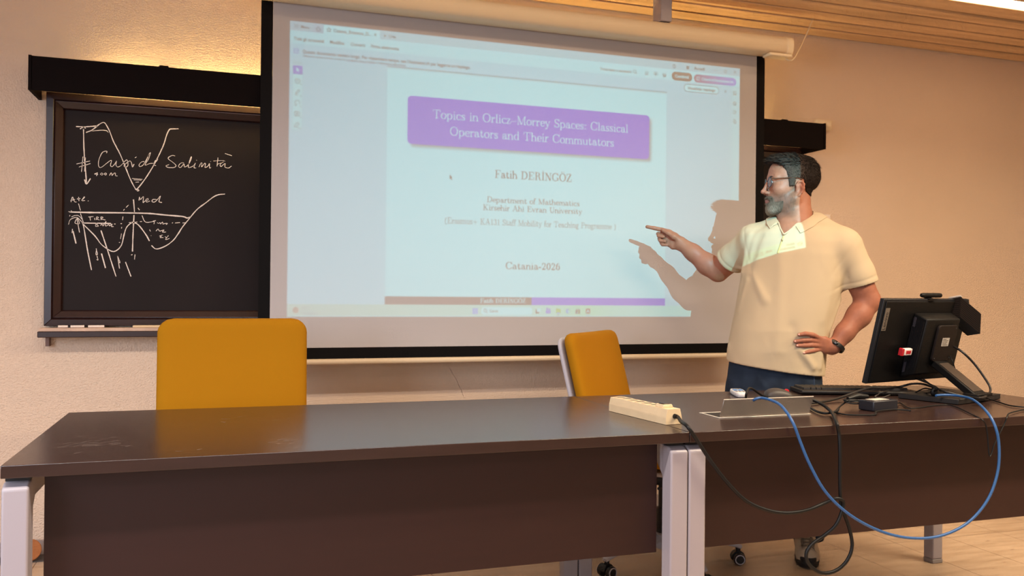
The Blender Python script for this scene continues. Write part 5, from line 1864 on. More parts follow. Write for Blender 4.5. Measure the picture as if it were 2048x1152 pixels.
def right_arm(P):
    d = chain(P, [RS, mid(RS, RE, .5), RE], [.062, .054, .046], .02)
    f1 = mid(RE, RW, .28) + np.array([0, 0, -.004])
    d = smin(d, chain(P, [RE, f1, mid(RE, RW, .68), RW], [.046, .0475, .037, .0295], .02), .012)
    k = -.16
    H = lambda x, y, dk=0.0: M(x, y, k + dk)
    h = chain(P, [H(1361, 481), H(1350, 472), H(1338, 463.5)], [.016, .0145, .0115], .008)
    h = smin(h, chain(P, [H(1360, 486), H(1345, 477), H(1331, 471)], [.018, .015, .0105], .008), .010)
    h = smin(h, chain(P, [H(1359, 491), H(1345, 486), H(1332, 480)], [.016, .014, .0102], .008), .010)
    h = smin(h, chain(P, [H(1358, 494), H(1346, 493), H(1335, 488.5)], [.014, .0125, .0095], .008), .010)
    d = smin(d, h, .014)
    d = smin(d, chain(P, [H(1339, 464), H(1324.5, 459.8, .004), H(1308, 456.2, .012), H(1294, 453.6, .018)], [.0112, .0102, .0092, .0080], .003), .004)
    th = chain(P, [H(1360, 482, .012), H(1348, 473.5, .024), H(1336, 466, .024), H(1326, 460.8, .020)], [.0145, .0140, .0105, .0085], .006)
    d = smin(d, th, .005)
    for pts, rs in (([H(1331, 471), H(1316.5, 467.6, -.004), H(1317.5, 472, .012), H(1327, 473.5, .020)], [.0102, .0098, .0090, .0078]),
                    ([H(1332, 480), H(1319, 477.6, -.002), H(1320.5, 481.5, .014), H(1330, 482.5, .021)], [.0098, .0095, .0088, .0076]),
                    ([H(1335, 488), H(1323, 486.2, .0), H(1325, 489.5, .013), H(1334, 490, .018)], [.0090, .0086, .0078, .0068])):
        d = smin(d, chain(P, pts, rs, .002), .0025)
    return d


FING = (([(1636, 674.8, .106), (1624.7, 669.7, .138), (1611, 667.4, .158), (1598, 669.4, .163)], [.0112, .0098, .0089, .0074]),
        ([(1636, 682.4, .103), (1621, 679.8, .132), (1606, 680.8, .151), (1590.5, 683.0, .158)], [.0116, .0103, .0094, .0077]),
        ([(1637, 690.8, .101), (1623, 690.2, .128), (1608.5, 690.9, .147), (1594.5, 691.3, .156)], [.0112, .0098, .0090, .0074]),
        ([(1638, 699.0, .094), (1628, 700.9, .117), (1618.4, 703.0, .132), (1607.5, 706.0, .142)], [.0104, .0092, .0084, .0070]))


def left_arm(P):
    d = chain(P, [LS, mid(LS, LE, .5), LE], [.063, .056, .049], .02)
    f1 = mid(LE, LW, .3) + np.array([.004, 0, -.004])
    d = smin(d, chain(P, [LE, f1, mid(LE, LW, .7), LW], [.049, .0475, .037, .0295], .02), .015)
    h = None
    for (pts, rs), w in zip(FING, ((1664, 686, .062), (1664, 692, .066), (1664, 697, .064), (1663, 702, .058))):
        c = chain(P, [M(*w), mid(M(*w), M(*pts[0]), .6), M(*pts[0])], [.0165, .0145, rs[0]], .006)
        h = c if h is None else smin(h, c, .009)
    d = smin(d, h, .014)
    for pts, rs in FING:
        d = smin(d, chain(P, [M(*p) for p in pts], rs, .003), .0035)
    d = smin(d, chain(P, [M(1664, 690, .045), M(1660, 687, .005), M(1656, 681, -.05), M(1648, 677, -.10)], [.0165, .0135, .0105, .0085], .006), .01)
    return d


HIPL, HIPR = M(1592, 775, 0.0), M(1504, 772, -.01)
ANL, ANR = np.array([2.385, 3.085, .10]), np.array([2.30, 3.56, .10])
KNL, KNR = mid(HIPL, ANL, .52) - DX * .03, mid(HIPR, ANR, .52) - DX * .05


JR = []
for py, c, hwp, dep in ((712, 1549, 92, .132), (740, 1548, 94, .132), (765, 1548, 98, .132), (790, 1548, 100, .132), (815, 1548, 99, .128)):
    p = M(c, py, 0)
    JR.append((p[2], p[:2], hwp / 496, dep))


def body_sdf(P):
    d = head_sdf(P)
    d = smin(d, chain(P, [n[0] for n in NECK], [n[1] for n in NECK], .02), .025)
    # throat and the cords to the collar bone
    d = smin(d, capsule(P, M(1566, 436, .02), M(1578, 462, .07), .020, .018), .02)
    d = smin(d, loft(P, [(z, c, a - .016, b - .016) for z, c, a, b in TORSO[:-1]], UX, DX), .03)
    d = smin(d, right_arm(P), .02)
    d = smin(d, left_arm(P), .006)
    d = smin(d, loft(P, JR, UX, DX) + .034, .01)
    for a, b, c in ((HIPL, KNL, ANL), (HIPR, KNR, ANR)):
        d = smin(d, chain(P, [a, b, c], [.085, .055, .038], .02), .02)
        d = smin(d, capsule(P, c + np.array([0, 0, -.055]), c - DX * .12 + np.array([0, 0, -.07]), .028, .022), .02)
    return d


SKIN = mat('skin', 'c08468', 0.5, spec=0.35, attr=True, var=.09, vscale=90, bump=.18, bscale=520, bdist=.0008, sss=0.06)
HAIRM = mat('hair', '2a2320', 0.7, spec=0.12, attr=True, bump=.5, bscale=420, bdist=.002, stretch=(1, 1, .5))
SHIRT = mat('polo_fabric', 'c6b294', 0.9, spec=0.1, sheen=0.15, bump=.12, bscale=900, bdist=.0006, bump2=(7, .02, .35, .8, (1, 1, .45)))
JEANS = mat('denim', '232d3c', 0.85, spec=0.15, var=.35, vscale=18, detail=6, bump=.25, bscale=600, bdist=.001, bump2=(16, .012, .5, .6, (1, 1, .6)))

man = empty('person', (2.26, 3.09, 0), 'man in cream polo shirt and jeans pointing at the screen, other hand on his hip', 'person')

lo = np.array([1.70, 2.75, -.02])
hi = np.array([2.95, 3.72, 1.80])
V, Q = mesh_sdf(body_sdf, lo, hi, .0032)
L = head_local(V)
skin = np.array(lin('a87058'))
tint = np.tile(skin, (len(V), 1))


def mixin(mask, col):
    global tint
    m = np.clip(mask, 0, 1)[:, None]
    tint = tint * (1 - m) + np.array(lin(col)) * m


near_head = np.clip((V[:, 2] - (HC[2] - .16)) / .01, 0, 1) * (np.abs(L[:, 1]) < .12)
# redder arms, knuckles, ear and nose; stubble on the cheek and jaw; lips
armd = np.minimum(right_arm(V), left_arm(V))
mixin((armd < .004) * .5, '9a5c48')
u, v, w = L[:, 0], np.abs(L[:, 1]), L[:, 2]
sm = lambda x, a, b: np.clip((x - a) / (b - a), 0, 1)
cheek = sm(-w, np.interp(u, [0, .03, .07, .10, .13], [.02, .045, .062, .055, .054]) - .012, np.interp(u, [0, .03, .07, .10, .13], [.02, .045, .062, .055, .054]) + .008) * sm(u, -.012, .008) * sm(w, -.165, -.125)
speck = np.clip(.8 + .35 * vnoise(L * np.array([1, 1, .5]), 900, 31), 0.2, 1.2)
mixin(near_head * cheek * speck * .8, '5c4b42')
mixin(near_head * np.exp(-(((u - .104) / .010) ** 2 + (v / .017) ** 2 + ((w + .081) / .0085) ** 2) ** 1.5) * .8, 'a85a52')
mixin(near_head * np.exp(-(((u + .016) / .02) ** 2 + ((v - .08) / .012) ** 2 + ((w + .032) / .032) ** 2)) * .5, 'c0684f')
mixin(near_head * np.exp(-(((u - .118) / .02) ** 2 + (v / .02) ** 2 + ((w + .04) / .02) ** 2)) * .35, 'c9745c')
mixin(near_head * np.exp(-(((u - .088) / .02) ** 2 + ((v - .032) / .024) ** 2 + ((w + .004) / .017) ** 2)) * .35, '8a5a48')
body = sdf_obj('body', V, Q, SKIN, man, tint)


# finger nails of the hand on the hip
for (pts, rs) in FING:
    tip, pre = M(*pts[3]), M(*pts[2])
    f_ = (tip - pre) / np.linalg.norm(tip - pre)
    nrm = -DX * .9 + HUp * .25
    nrm = nrm - f_ * (nrm @ f_)
    nrm /= np.linalg.norm(nrm)
    sd = np.cross(f_, nrm)
    R3 = Matrix((Vector(f_), Vector(sd), Vector(nrm))).transposed()
    MB().ball(Vector(tip - f_ * .001 + nrm * rs[3] * .62), 1.0, 12, 8, (.0062, .0048, .0026), R3).build('fingernail', mat('nail', 'd9a596', 0.35), body, smooth=True)

# ---- hair
HL = ([-.14, -.085, -.068, -.05, -.040, -.034, -.004, .002, .006, .026, .033, .040, .055, .075, .105, .14],
      [-.052, -.058, -.054, -.042, -.020, .008, .014, .008, -.020, -.022, .018, .046, .066, .082, .088, .09])


def hair_sdf(P):
    L = head_local(P)
    u, v, w = L[:, 0], L[:, 1], L[:, 2]
    top = sm(w, .045, .10)
    th = .0045 + .0110 * top + .004 * sm(-u, .03, .1) * (1 - top)
    th = th * (.25 + .75 * sm(w, -.075, -.02))
    fl = np.stack([L[:, 0] * .5, L[:, 1] * 1.6, L[:, 2]], 1)
    th = th + (vnoise(fl, 420, 3) * .0022 + vnoise(fl, 180, 5) * .0016) * (.35 + .65 * top)
    d = ellip(L, (-.014, 0, .028), (.098, .074, .079))
    d = smin(d, ellip(L, (.046, 0, .045), (.046, .058, .05)), .03)
    d = smin(d, ellip(L, (.058, 0, .082), (.030, .048, .018)), .02)
    d = smin(d, capsule(np.stack([u, np.abs(v), w], 1), (.015, .060, .03), (.016, .0605, -.024), .012, .012), .012)
    neck = chain(P, [n[0] for n in NECK[:2]], [.062, .062], .02)
    d = smin(d, neck, .02)
    d = d - th
    line = np.interp(u, HL[0], HL[1])
    jag = vnoise(P, 700, 9) * .002
    return smax(d, (line + jag - w) * .8, .004)


V, Q = mesh_sdf(hair_sdf, HC - .16, HC + .17, .0024, relax=0)
L = head_local(V)
n1 = vnoise(L * np.array([.4, 1.5, 1]), 900, 12)
top = sm(L[:, 2], .03, .085) * (0.35 + 0.65 * sm(-L[:, 0], -.03, .05))
back = sm(-L[:, 0], .012, .05)  # back of the head, beyond the projector beam: its shade put into the colour
dk = np.clip(np.maximum(top, back * .97), 0, 1)[:, None]
hc = np.array(lin('4a3f38')) * (1 - dk) + np.array(lin('241c18')) * dk
hc = hc * (1 + .35 * n1[:, None])
# strands over the top and the forelock
sv, sf, sc_ = [], [], []
hr = random.Random(21)
idx = [i for i in range(0, len(V)) if L[i, 2] > .062 or (L[i, 0] > .06 and L[i, 2] > .08)]
for _ in range(2600):
    i = hr.choice(idx)
    p = V[i]
    l_ = L[i]
    out = l_ - np.array([-.014, 0, .03])
    out = out / np.linalg.norm(out)
    flow = np.array([.75, hr.uniform(-.35, .35), .1]) + out * (.45 + .35 * hr.random()) if l_[0] > -.02 else np.array([-.55, hr.uniform(-.3, .3), -.35]) + out * .35
    flow = flow / np.linalg.norm(flow)
    ln = hr.uniform(.010, .024) * (1.0 if l_[0] > -.02 else .6)
    d1 = HF * flow[0] + HS * flow[1] + HUp * flow[2]
    d2 = d1 * .8 + (HF * flow[0] + HUp * -.35) * .6
    a = p - d1 * .003
    b = a + d1 * ln * .55
    c = b + d2 * ln * .45
    sd = np.cross(d1, HUp)
    sd = sd / (np.linalg.norm(sd) + 1e-9)
    up_ = np.cross(sd, d1)
    wd_ = hr.uniform(.0007, .0013)
    k0 = len(sv)
    for q, s_ in ((a, 1), (b, .8)):
        sv += [q + sd * wd_ * s_, q - sd * wd_ * s_, q + up_ * wd_ * s_]
    sv.append(c)
    for j in range(3):
        sf.append([k0 + j, k0 + (j + 1) % 3, k0 + 3 + (j + 1) % 3, k0 + 3 + j])
        sf.append([k0 + 3 + j, k0 + 3 + (j + 1) % 3, k0 + 6])
    cc_ = np.array(lin(hr.choice(('1c1512', '120d0b', '2a211c', '54473d' if l_[0] > 0 else '1c1512'))))
    sc_ += [cc_] * 7
side = [i for i in range(0, len(V)) if L[i, 2] <= .066]
for _ in range(5200):
    i = hr.choice(side)
    p, l_ = V[i], L[i]
    out = np.array([l_[0] * .6, l_[1], 0.0])
    out = out / (np.linalg.norm(out) + 1e-9)
    flow = np.array([-.45, 0, -.75]) + np.array([hr.uniform(-.25, .25), hr.uniform(-.2, .2), hr.uniform(-.2, .2)]) + out * .22
    flow = flow / np.linalg.norm(flow)
    d1 = HF * flow[0] + HS * flow[1] + HUp * flow[2]
    ln = hr.uniform(.004, .009) * (.55 + .45 * min(max((l_[2] + .05) / .1, 0), 1))
    sd = np.cross(d1, HB.T @ out)
    sd = sd / (np.linalg.norm(sd) + 1e-9)
    up_ = np.cross(sd, d1)
    wd_ = hr.uniform(.0005, .0009)
    k0 = len(sv)
    a = p - d1 * .001
    sv += [a + sd * wd_, a - sd * wd_, a + up_ * wd_, a + d1 * ln]
    sf += [[k0, k0 + 1, k0 + 3], [k0 + 1, k0 + 2, k0 + 3], [k0 + 2, k0, k0 + 3]]
    f_ = float(np.clip(-l_[0] / .05 + .3, 0, 1))  # side strands get the same painted shade towards the back
    cc_ = np.array(lin(hr.choice(('54483f', '40342b', '6b5b50')))) * (1 - f_) + np.array(lin(hr.choice(('120d0b', '1c1512')))) * f_
    sc_ += [cc_] * 4
sdf_obj('hair', V, Q, HAIRM, man, np.clip(hc, 0, 1), (sv, sf, sc_))


# ---- beard: chin, jaw and moustache
def beard_sdf(P):
    L = head_local(P)
    A = L.copy()
    A[:, 1] = np.abs(A[:, 1])
    u, v, w = A[:, 0], A[:, 1], A[:, 2]
    chin = np.exp(-(((u - .085) / .035) ** 2 + ((w + .122) / .03) ** 2))
    mou = np.exp(-(((w + .064) / .009) ** 2)) * sm(u, .07, .09)
    th = .0010 + .0085 * chin + .0045 * mou + vnoise(L * np.array([1, 1, .5]), 900, 17) * .0016 * (chin + .4) + vnoise(L, 420, 18) * .0012
    upper = np.interp(u, [-.01, .02, .05, .078, .090, .11, .14], [-.050, -.066, -.080, -.084, -.060, -.0555, -.055])
    low = np.interp(u, [-.02, 0, .05, .1], [-.098, -.112, -.136, -.152])
    e = np.minimum(np.minimum((upper - w) * 1.6, w - low), (u - .044) * .55)
    th = th * sm(e, -.001, .012) - .0022 * (1 - sm(e, -.003, .004))
    d = head_sdf(P) - th
    d = smax(d, -e - .006, .003)
    d = smax(d, -chain(A, [(.120, 0, -.0805), (.106, .013, -.0815), (.096, .024, -.0825)], [.0095, .0085, .004], .004), .003)
    d = smax(d, -ellip(A, (.116, 0, -.046), (.016, .016, .0085)), .002)
    return d


V, Q = mesh_sdf(beard_sdf, HC + HF * .05 - np.array([.13, .13, .18]), HC + HF * .05 + np.array([.13, .13, .0]), .0021, relax=0)
L = head_local(V)
g = np.clip(.25 + .6 * np.exp(-(((L[:, 0] - .10) / .03) ** 2 + ((L[:, 2] + .12) / .022) ** 2)) + .25 * vnoise(L * np.array([1, 1, .35]), 1100, 22), 0, 1)[:, None]
bc = np.array(lin('40342b')) * (1 - g) + np.array(lin('8f8070')) * g
sdf_obj('beard', V, Q, HAIRM, man, bc)

# eyes, brows
for s_ in (1, -1):
    e = MB()
    e.ball(Vector(hw(.0815, .032 * s_, 0)), .0128, 20, 14)
    eo = e.build('eye', mat('eye_white', 'd8ccc4', 0.25), man, smooth=True)
    gz = Vector(HF)
    MB().lathe([(0, .0118), (.0025, .0132), (.0058, .0117), (.006, .011)], Vector(hw(.0815, .032 * s_, 0)), gz, 20).build('iris', mat('iris', '1d120c', 0.15), eo, smooth=True)
    MB().tube(catmull([Vector(hw(.0975, .013 * s_, .0170)), Vector(hw(.0950, .030 * s_, .0225)), Vector(hw(.081, .050 * s_, .0205))], 6), [.0014] + [.0030] * 8 + [.0026, .0020, .0014, .0006], 8, flat=1.0).build('eyebrow', mat('brow', '35291f', 0.9, bump=.8, bscale=900, bdist=.001), man, smooth=True)

# glasses
gl = MB()
LENSM = mat('lens_glass', 'b9cfe0', 0.06, spec=0.6, alpha=0.16)
RIM = mat('rim_dark', '2c2f38', 0.35, spec=.5)


def lens_loop(s_, k=1.0, n=28):
    out = []
    for i in range(n):
        a = 2 * math.pi * i / n
        c, s = math.cos(a), math.sin(a)
        out.append(Vector(hw(.1015 - .10 * (.034 * 0) - .006 * (abs(c) * 0) - (.0045 if c > 0 else 0) * c, s_ * (.034 + .0235 * k * abs(c) ** .85 * (1 if c > 0 else -1)), -.002 + .0205 * k * abs(s) ** .85 * (1 if s > 0 else -1))))
    return out


fr = None
for s_ in (1, -1):
    lp_ = lens_loop(s_)
    m = MB()
    m.tube(lp_ + lp_[:2], .0017, 8)
    if fr is None:
        m.tube(catmull([Vector(hw(.101, .0105, .004)), Vector(hw(.1055, 0, .0075)), Vector(hw(.101, -.0105, .004))], 6), .0015, 8)
        fr = m.build('glasses', RIM, man, smooth=True)
    else:
        m.build('rim', RIM, fr, smooth=True)
    ln_ = MB()
    il = lens_loop(s_, .95)
    ln_.rings([[p - Vector(HF) * .0008 for p in il], [p + Vector(HF) * .0006 for p in il]])
    ln_.build('lens', LENSM, fr, smooth=True)
    MB().tube(catmull([Vector(hw(.0985, s_ * .0585, .008)), Vector(hw(.094, s_ * .0665, .009)), Vector(hw(.05, s_ * .0735, .0115)), Vector(hw(.0, s_ * .0775, .0125)), Vector(hw(-.020, s_ * .0765, .006)), Vector(hw(-.036, s_ * .073, -.018))], 6), .0022, 8).build('temple', mat('temple_brown', '4a3022', 0.35), fr, smooth=True)

# ---- polo shirt
R_END, L_END = M(1460, 530, -.12), M(1715, 569, -.01)


def perp(a, b):
    d = b - a
    return d / np.linalg.norm(d)


RDIR, LDIR = perp(RS, RE), perp(LS, LE)
# sleeve hems follow the photograph: each opening is a plane through its two visible corners
R_A, R_B = M(1442, 513, -.11), M(1479, 549, -.10)
L_A, L_B = M(1684, 579, .0), M(1746, 562, -.01)


def hem_plane(a, b, axis):
    c = (a + b) / 2
    e = (b - a) / np.linalg.norm(b - a)
    n = axis - e * (axis @ e)
    return c, n / np.linalg.norm(n)


RC, RN = hem_plane(R_A, R_B, RDIR)
LC, LN = hem_plane(L_A, L_B, LDIR)
HEML, HEMR = M(1450, 719, .0), M(1646, 751, .0)
VB = M(1567.5, 471, .115)                       # foot of the neck opening
VL, VR = M(1552, 440, .06), M(1590, 449, .06)


def folds(P):
    """Soft creases of the cloth: broad waves plus some drawn ones."""
    q = P.copy()
    q[:, 2] *= .45
    o = vnoise(q, 30, 41) * .0048 + vnoise(q, 70, 42) * .0026 + vnoise(q, 150, 43) * .0007
    for a, b, r, amp in (((1490, 560, .10), (1470, 620, .09), .012, .007), ((1500, 545, .12), (1530, 600, .14), .014, .006), ((1660, 560, .08), (1640, 640, .10), .014, .006), ((1680, 600, .02), (1655, 660, .06), .012, .006),
                         ((1600, 700, .15), (1628, 735, .12), .012, .007), ((1585, 655, .155), (1612, 735, .14), .016, -.003), ((1560, 500, .14), (1556, 700, .16), .020, .004), ((1645, 655, .08), (1640, 735, .09), .010, .005),
                         ((1450, 522, -.08), (1482, 536, -.05), .007, .007), ((1458, 508, -.06), (1490, 522, -.03), .008, .007), ((1500, 470, .05), (1485, 545, .05), .010, .006), ((1698, 520, .05), (1690, 585, .05), .010, -.006),
                         ((1720, 520, .03), (1730, 556, .02), .010, .004), ((1520, 470, .09), (1500, 535, .09), .012, -.004), ((1455, 690, .05), (1480, 730, .1), .012, .004)):
        d = capsule(P, M(*a), M(*b), .0)
        o += 1.15 * amp * np.exp(-(d / (r * 1.3)) ** 2)
    return o


def cloth_sdf(P):
    d = torso(P, .002)
    rs = chain(P, [RS + np.array([0, 0, -.004]), mid(RS, RE, .55), RE + RDIR * .06], [.077, .067, .0615], .02)
    rs = smax(rs, (P - RC) @ RN, .004)
    d = smin(d, rs, .035)
    ls = chain(P, [LS + np.array([0, 0, -.004]), mid(LS, LE, .5), LE + LDIR * .05], [.076, .068, .0645], .02)
    ls = smax(ls, (P - LC) @ LN, .004)
    d = smin(d, ls, .03)
    # shoulders slope into the neck
    d = smin(d, capsule(P, M(1556, 452, -.02), RS + np.array([0, 0, .01]), .050, .058), .03)
    d = smin(d, capsule(P, M(1628, 447, -.02), LS + np.array([0, 0, .012]), .050, .056), .03)
    return d - folds(P)


def shirt_sdf(P):
    d = cloth_sdf(P)
    for c_, n_ in ((RC, RN), (LC, LN)):          # stitched hem of each sleeve
        t_ = (P - c_) @ n_
        near = np.exp(-(((P - c_) ** 2).sum(1) / .02))
        d = d + near * (.0022 * np.exp(-((t_ + .024) / .0035) ** 2) - .0015 * np.exp(-((t_ + .008) / .010) ** 2))
    for S_, E_, c0_ in ((RS, RDIR, -.012), (LS, LDIR, .006)):
        t_ = (P - S_) @ (E_ * .75 + UX * (.66 if S_ is LS else -.66)) - c0_ - .018
        near = np.exp(-(((P - S_) ** 2).sum(1) / .022))
        d = d + near * .0020 * np.exp(-(t_ / .0055) ** 2)
    # hollow: sleeves, neck, V opening, hem
    d = smax(d, -np.maximum(chain(P, [mid(RS, RE, .45), RE + RDIR * .1], [.060, .0555]), -((P - RC) @ RN) - .06), .003)
    d = smax(d, -np.maximum(chain(P, [mid(LS, LE, .4), LE + LDIR * .1], [.062, .0585]), -((P - LC) @ LN) - .06), .003)
    d = smax(d, -capsule(P, M(1592, 400, 0), M(1592, 452, .0), .066, .0675), .003)
    e1 = np.cross(VB - VL, DX)
    e1 /= np.linalg.norm(e1)
    e2 = np.cross(VB - VR, DX)
    e2 /= np.linalg.norm(e2)
    if (VR - VL) @ e1 < 0:
        e1 = -e1
    if (VL - VR) @ e2 < 0:
        e2 = -e2
    wedge = np.maximum(np.maximum(-((P - VL) @ e1), -((P - VR) @ e2)), (P - M(1592, 450, .0)) @ DX)
    wedge = np.maximum(wedge, torso(P, 0) * -1 - .018)
    d = smax(d, -wedge, .002)
    hz = HEML[2] + (HEMR[2] - HEML[2]) * ((P - HEML) @ UX) / ((HEMR - HEML) @ UX)
    d = smax(d, hz - P[:, 2] + vnoise(P, 30, 77) * .002, .003)
    # open underneath
    d = smax(d, -smax(torso(P, -.013), P[:, 2] - hz - .05, .002), .002)
    return d


V, Q = mesh_sdf(shirt_sdf, np.array([1.75, 2.65, .70]), np.array([2.95, 3.60, 1.56]), .0038)
shirt = sdf_obj('polo_shirt', V, Q, SHIRT, man)

# collar: a folded leaf around the neck
topl = [M(1589, 451, .082), M(1600, 447, .066), M(1617, 433, .028), M(1627, 424, -.030), M(1612, 421, -.066), M(1590, 420, -.078), M(1568, 424, -.066), M(1556, 430, -.025), M(1553, 437, .03), M(1557, 443, .064)]
botl = [M(1601, 466.5, .108), M(1612, 462.5, .092), M(1633, 450, .045), M(1646, 437, -.035), M(1628, 433, -.094), M(1592, 430, -.112), M(1560, 433, -.096), M(1543, 436, -.045), M(1534, 444, .025), M(1540, 456.5, .085)]
tp = catmull([Vector(p) for p in topl], 6)
bt = catmull([Vector(p) for p in botl], 6)


def outside(p, f, gap):
    p = np.array(p, float)
    for _ in range(8):
        q = np.concatenate([p[None], p + np.eye(3) * .002])
        v = f(q)
        if v[0] >= gap:
            break
        g = (v[1:] - v[0]) / .002
        g = g / max(np.linalg.norm(g), .3)
        g[2] *= .4
        p = p + g * (gap - v[0])
    return Vector(p)


neck_f = lambda P: chain(P, [n[0] for n in NECK], [n[1] for n in NECK], .02)
bt = [outside(p, cloth_sdf, .0035) for p in bt]
tp = [outside(p, neck_f, .004) for p in tp]
cm = MB()
nC = len(tp)
axis_c = Vector(M(1592, 440, 0))
lay = []
for i in range(nC):
    t_, b_ = tp[i], bt[i]
    o_ = (t_ + b_) / 2 - axis_c
    o_.z = 0
    o_.normalize()
    md1, md2 = outside(t_.lerp(b_, .33) + o_ * .005 + Vector((0, 0, .003)), cloth_sdf, .005), outside(t_.lerp(b_, .7) + o_ * .004, cloth_sdf, .0045)
    sec = [t_ - o_ * .003 + Vector((0, 0, -.012)), t_ + Vector((0, 0, .002)), md1, md2, b_ + o_ * .002, b_ + Vector((0, 0, -.0005)), t_.lerp(b_, .6) - o_ * .0005, t_.lerp(b_, .2) - o_ * .003 + Vector((0, 0, -.004))]
    lay.append(sec)
cm.rings(lay)
cm.build('collar', SHIRT, shirt, smooth=True, angle=70)
# placket edges and zip
zt, zb = VB, M(1555.5, 506, .142)
MB().tube(catmull([Vector(M(1557, 445, .066)), Vector(M(1561, 457, .092)), Vector(VB + HUp * .004 - DX * .004)], 6), .0032, 8).build('placket', SHIRT, shirt, smooth=True)
MB().tube(catmull([Vector(M(1589, 452, .082)), Vector(M(1579, 461, .100)), Vector(VB + HUp * .004 - DX * .004)], 6), .0032, 8).build('placket', SHIRT, shirt, smooth=True)
fz = [zt + (zb - zt) * t for t in np.linspace(0, 1, 9)]
for i, p in enumerate(fz):
    for _ in range(12):                          # settle on the cloth
        s_ = float(shirt_sdf(p[None])[0])
        p = p - DX * (-s_) * .8
    fz[i] = p
MB().tube([Vector(p - DX * .0012) for p in fz], .0030, 8, flat=1).build('zip', mat('zip_tape', 'c9b478', 0.5), shirt, smooth=True)
MB().ball(Vector(fz[2] - DX * .005), 1, 10, 8, (.003, .003, .008)).build('zip_pull', mat('zip_metal', 'b8a878', 0.3, metal=.6), shirt, smooth=True)



# ---- jeans
def jeans_sdf(P):
    d = loft(P, JR, UX, DX)
    for a, b, c in ((HIPL, KNL, ANL), (HIPR, KNR, ANR)):
        d = smin(d, chain(P, [a + np.array([0, 0, -.03]), b, c + np.array([0, 0, -.02])], [.098, .080, .070], .02), .03)
    q = P.copy()
    q[:, 2] *= 1.8
    d = d - vnoise(q, 45, 51) * .004
    for a, b, r, amp in (((1505, 735, .14), (1530, 775, .13), .010, .005), ((1480, 745, .12), (1500, 780, .13), .008, -.004), ((1625, 750, .08), (1632, 785, .08), .008, .005)):
        d = d - amp * np.exp(-(capsule(P, M(*a), M(*b), 0) / r) ** 2)
    return smax(d, .062 - P[:, 2], .01)


V, Q = mesh_sdf(jeans_sdf, np.array([1.90, 2.75, .03]), np.array([2.62, 3.72, .90]), .006)
jeans = sdf_obj('jeans', V, Q, JEANS, man)
# side seam
sv_ = []
for py in (752, 758, 764, 770, 776, 782, 788):
    p = M(1629, py, .16)
    for _ in range(14):
        p = p + DX * float(jeans_sdf(p[None])[0]) * .8
    sv_.append(Vector(p - DX * .0005))
MB().tube(sv_, .0015, 6).build('seam', mat('seam_thread', '34455e', 0.8), jeans, smooth=True)

# ---- shoes
SHOEG = mat('shoe_mesh', 'b7a793', 0.85, spec=.15, var=.14, vscale=120, bump=.4, bscale=500, bdist=.001)
SHOEB = mat('shoe_black', '1a1614', 0.7)
LACE = mat('lace', '6a5c4c', 0.85)
TOEP = mat('toe_trim', '8d7f6e', .8)


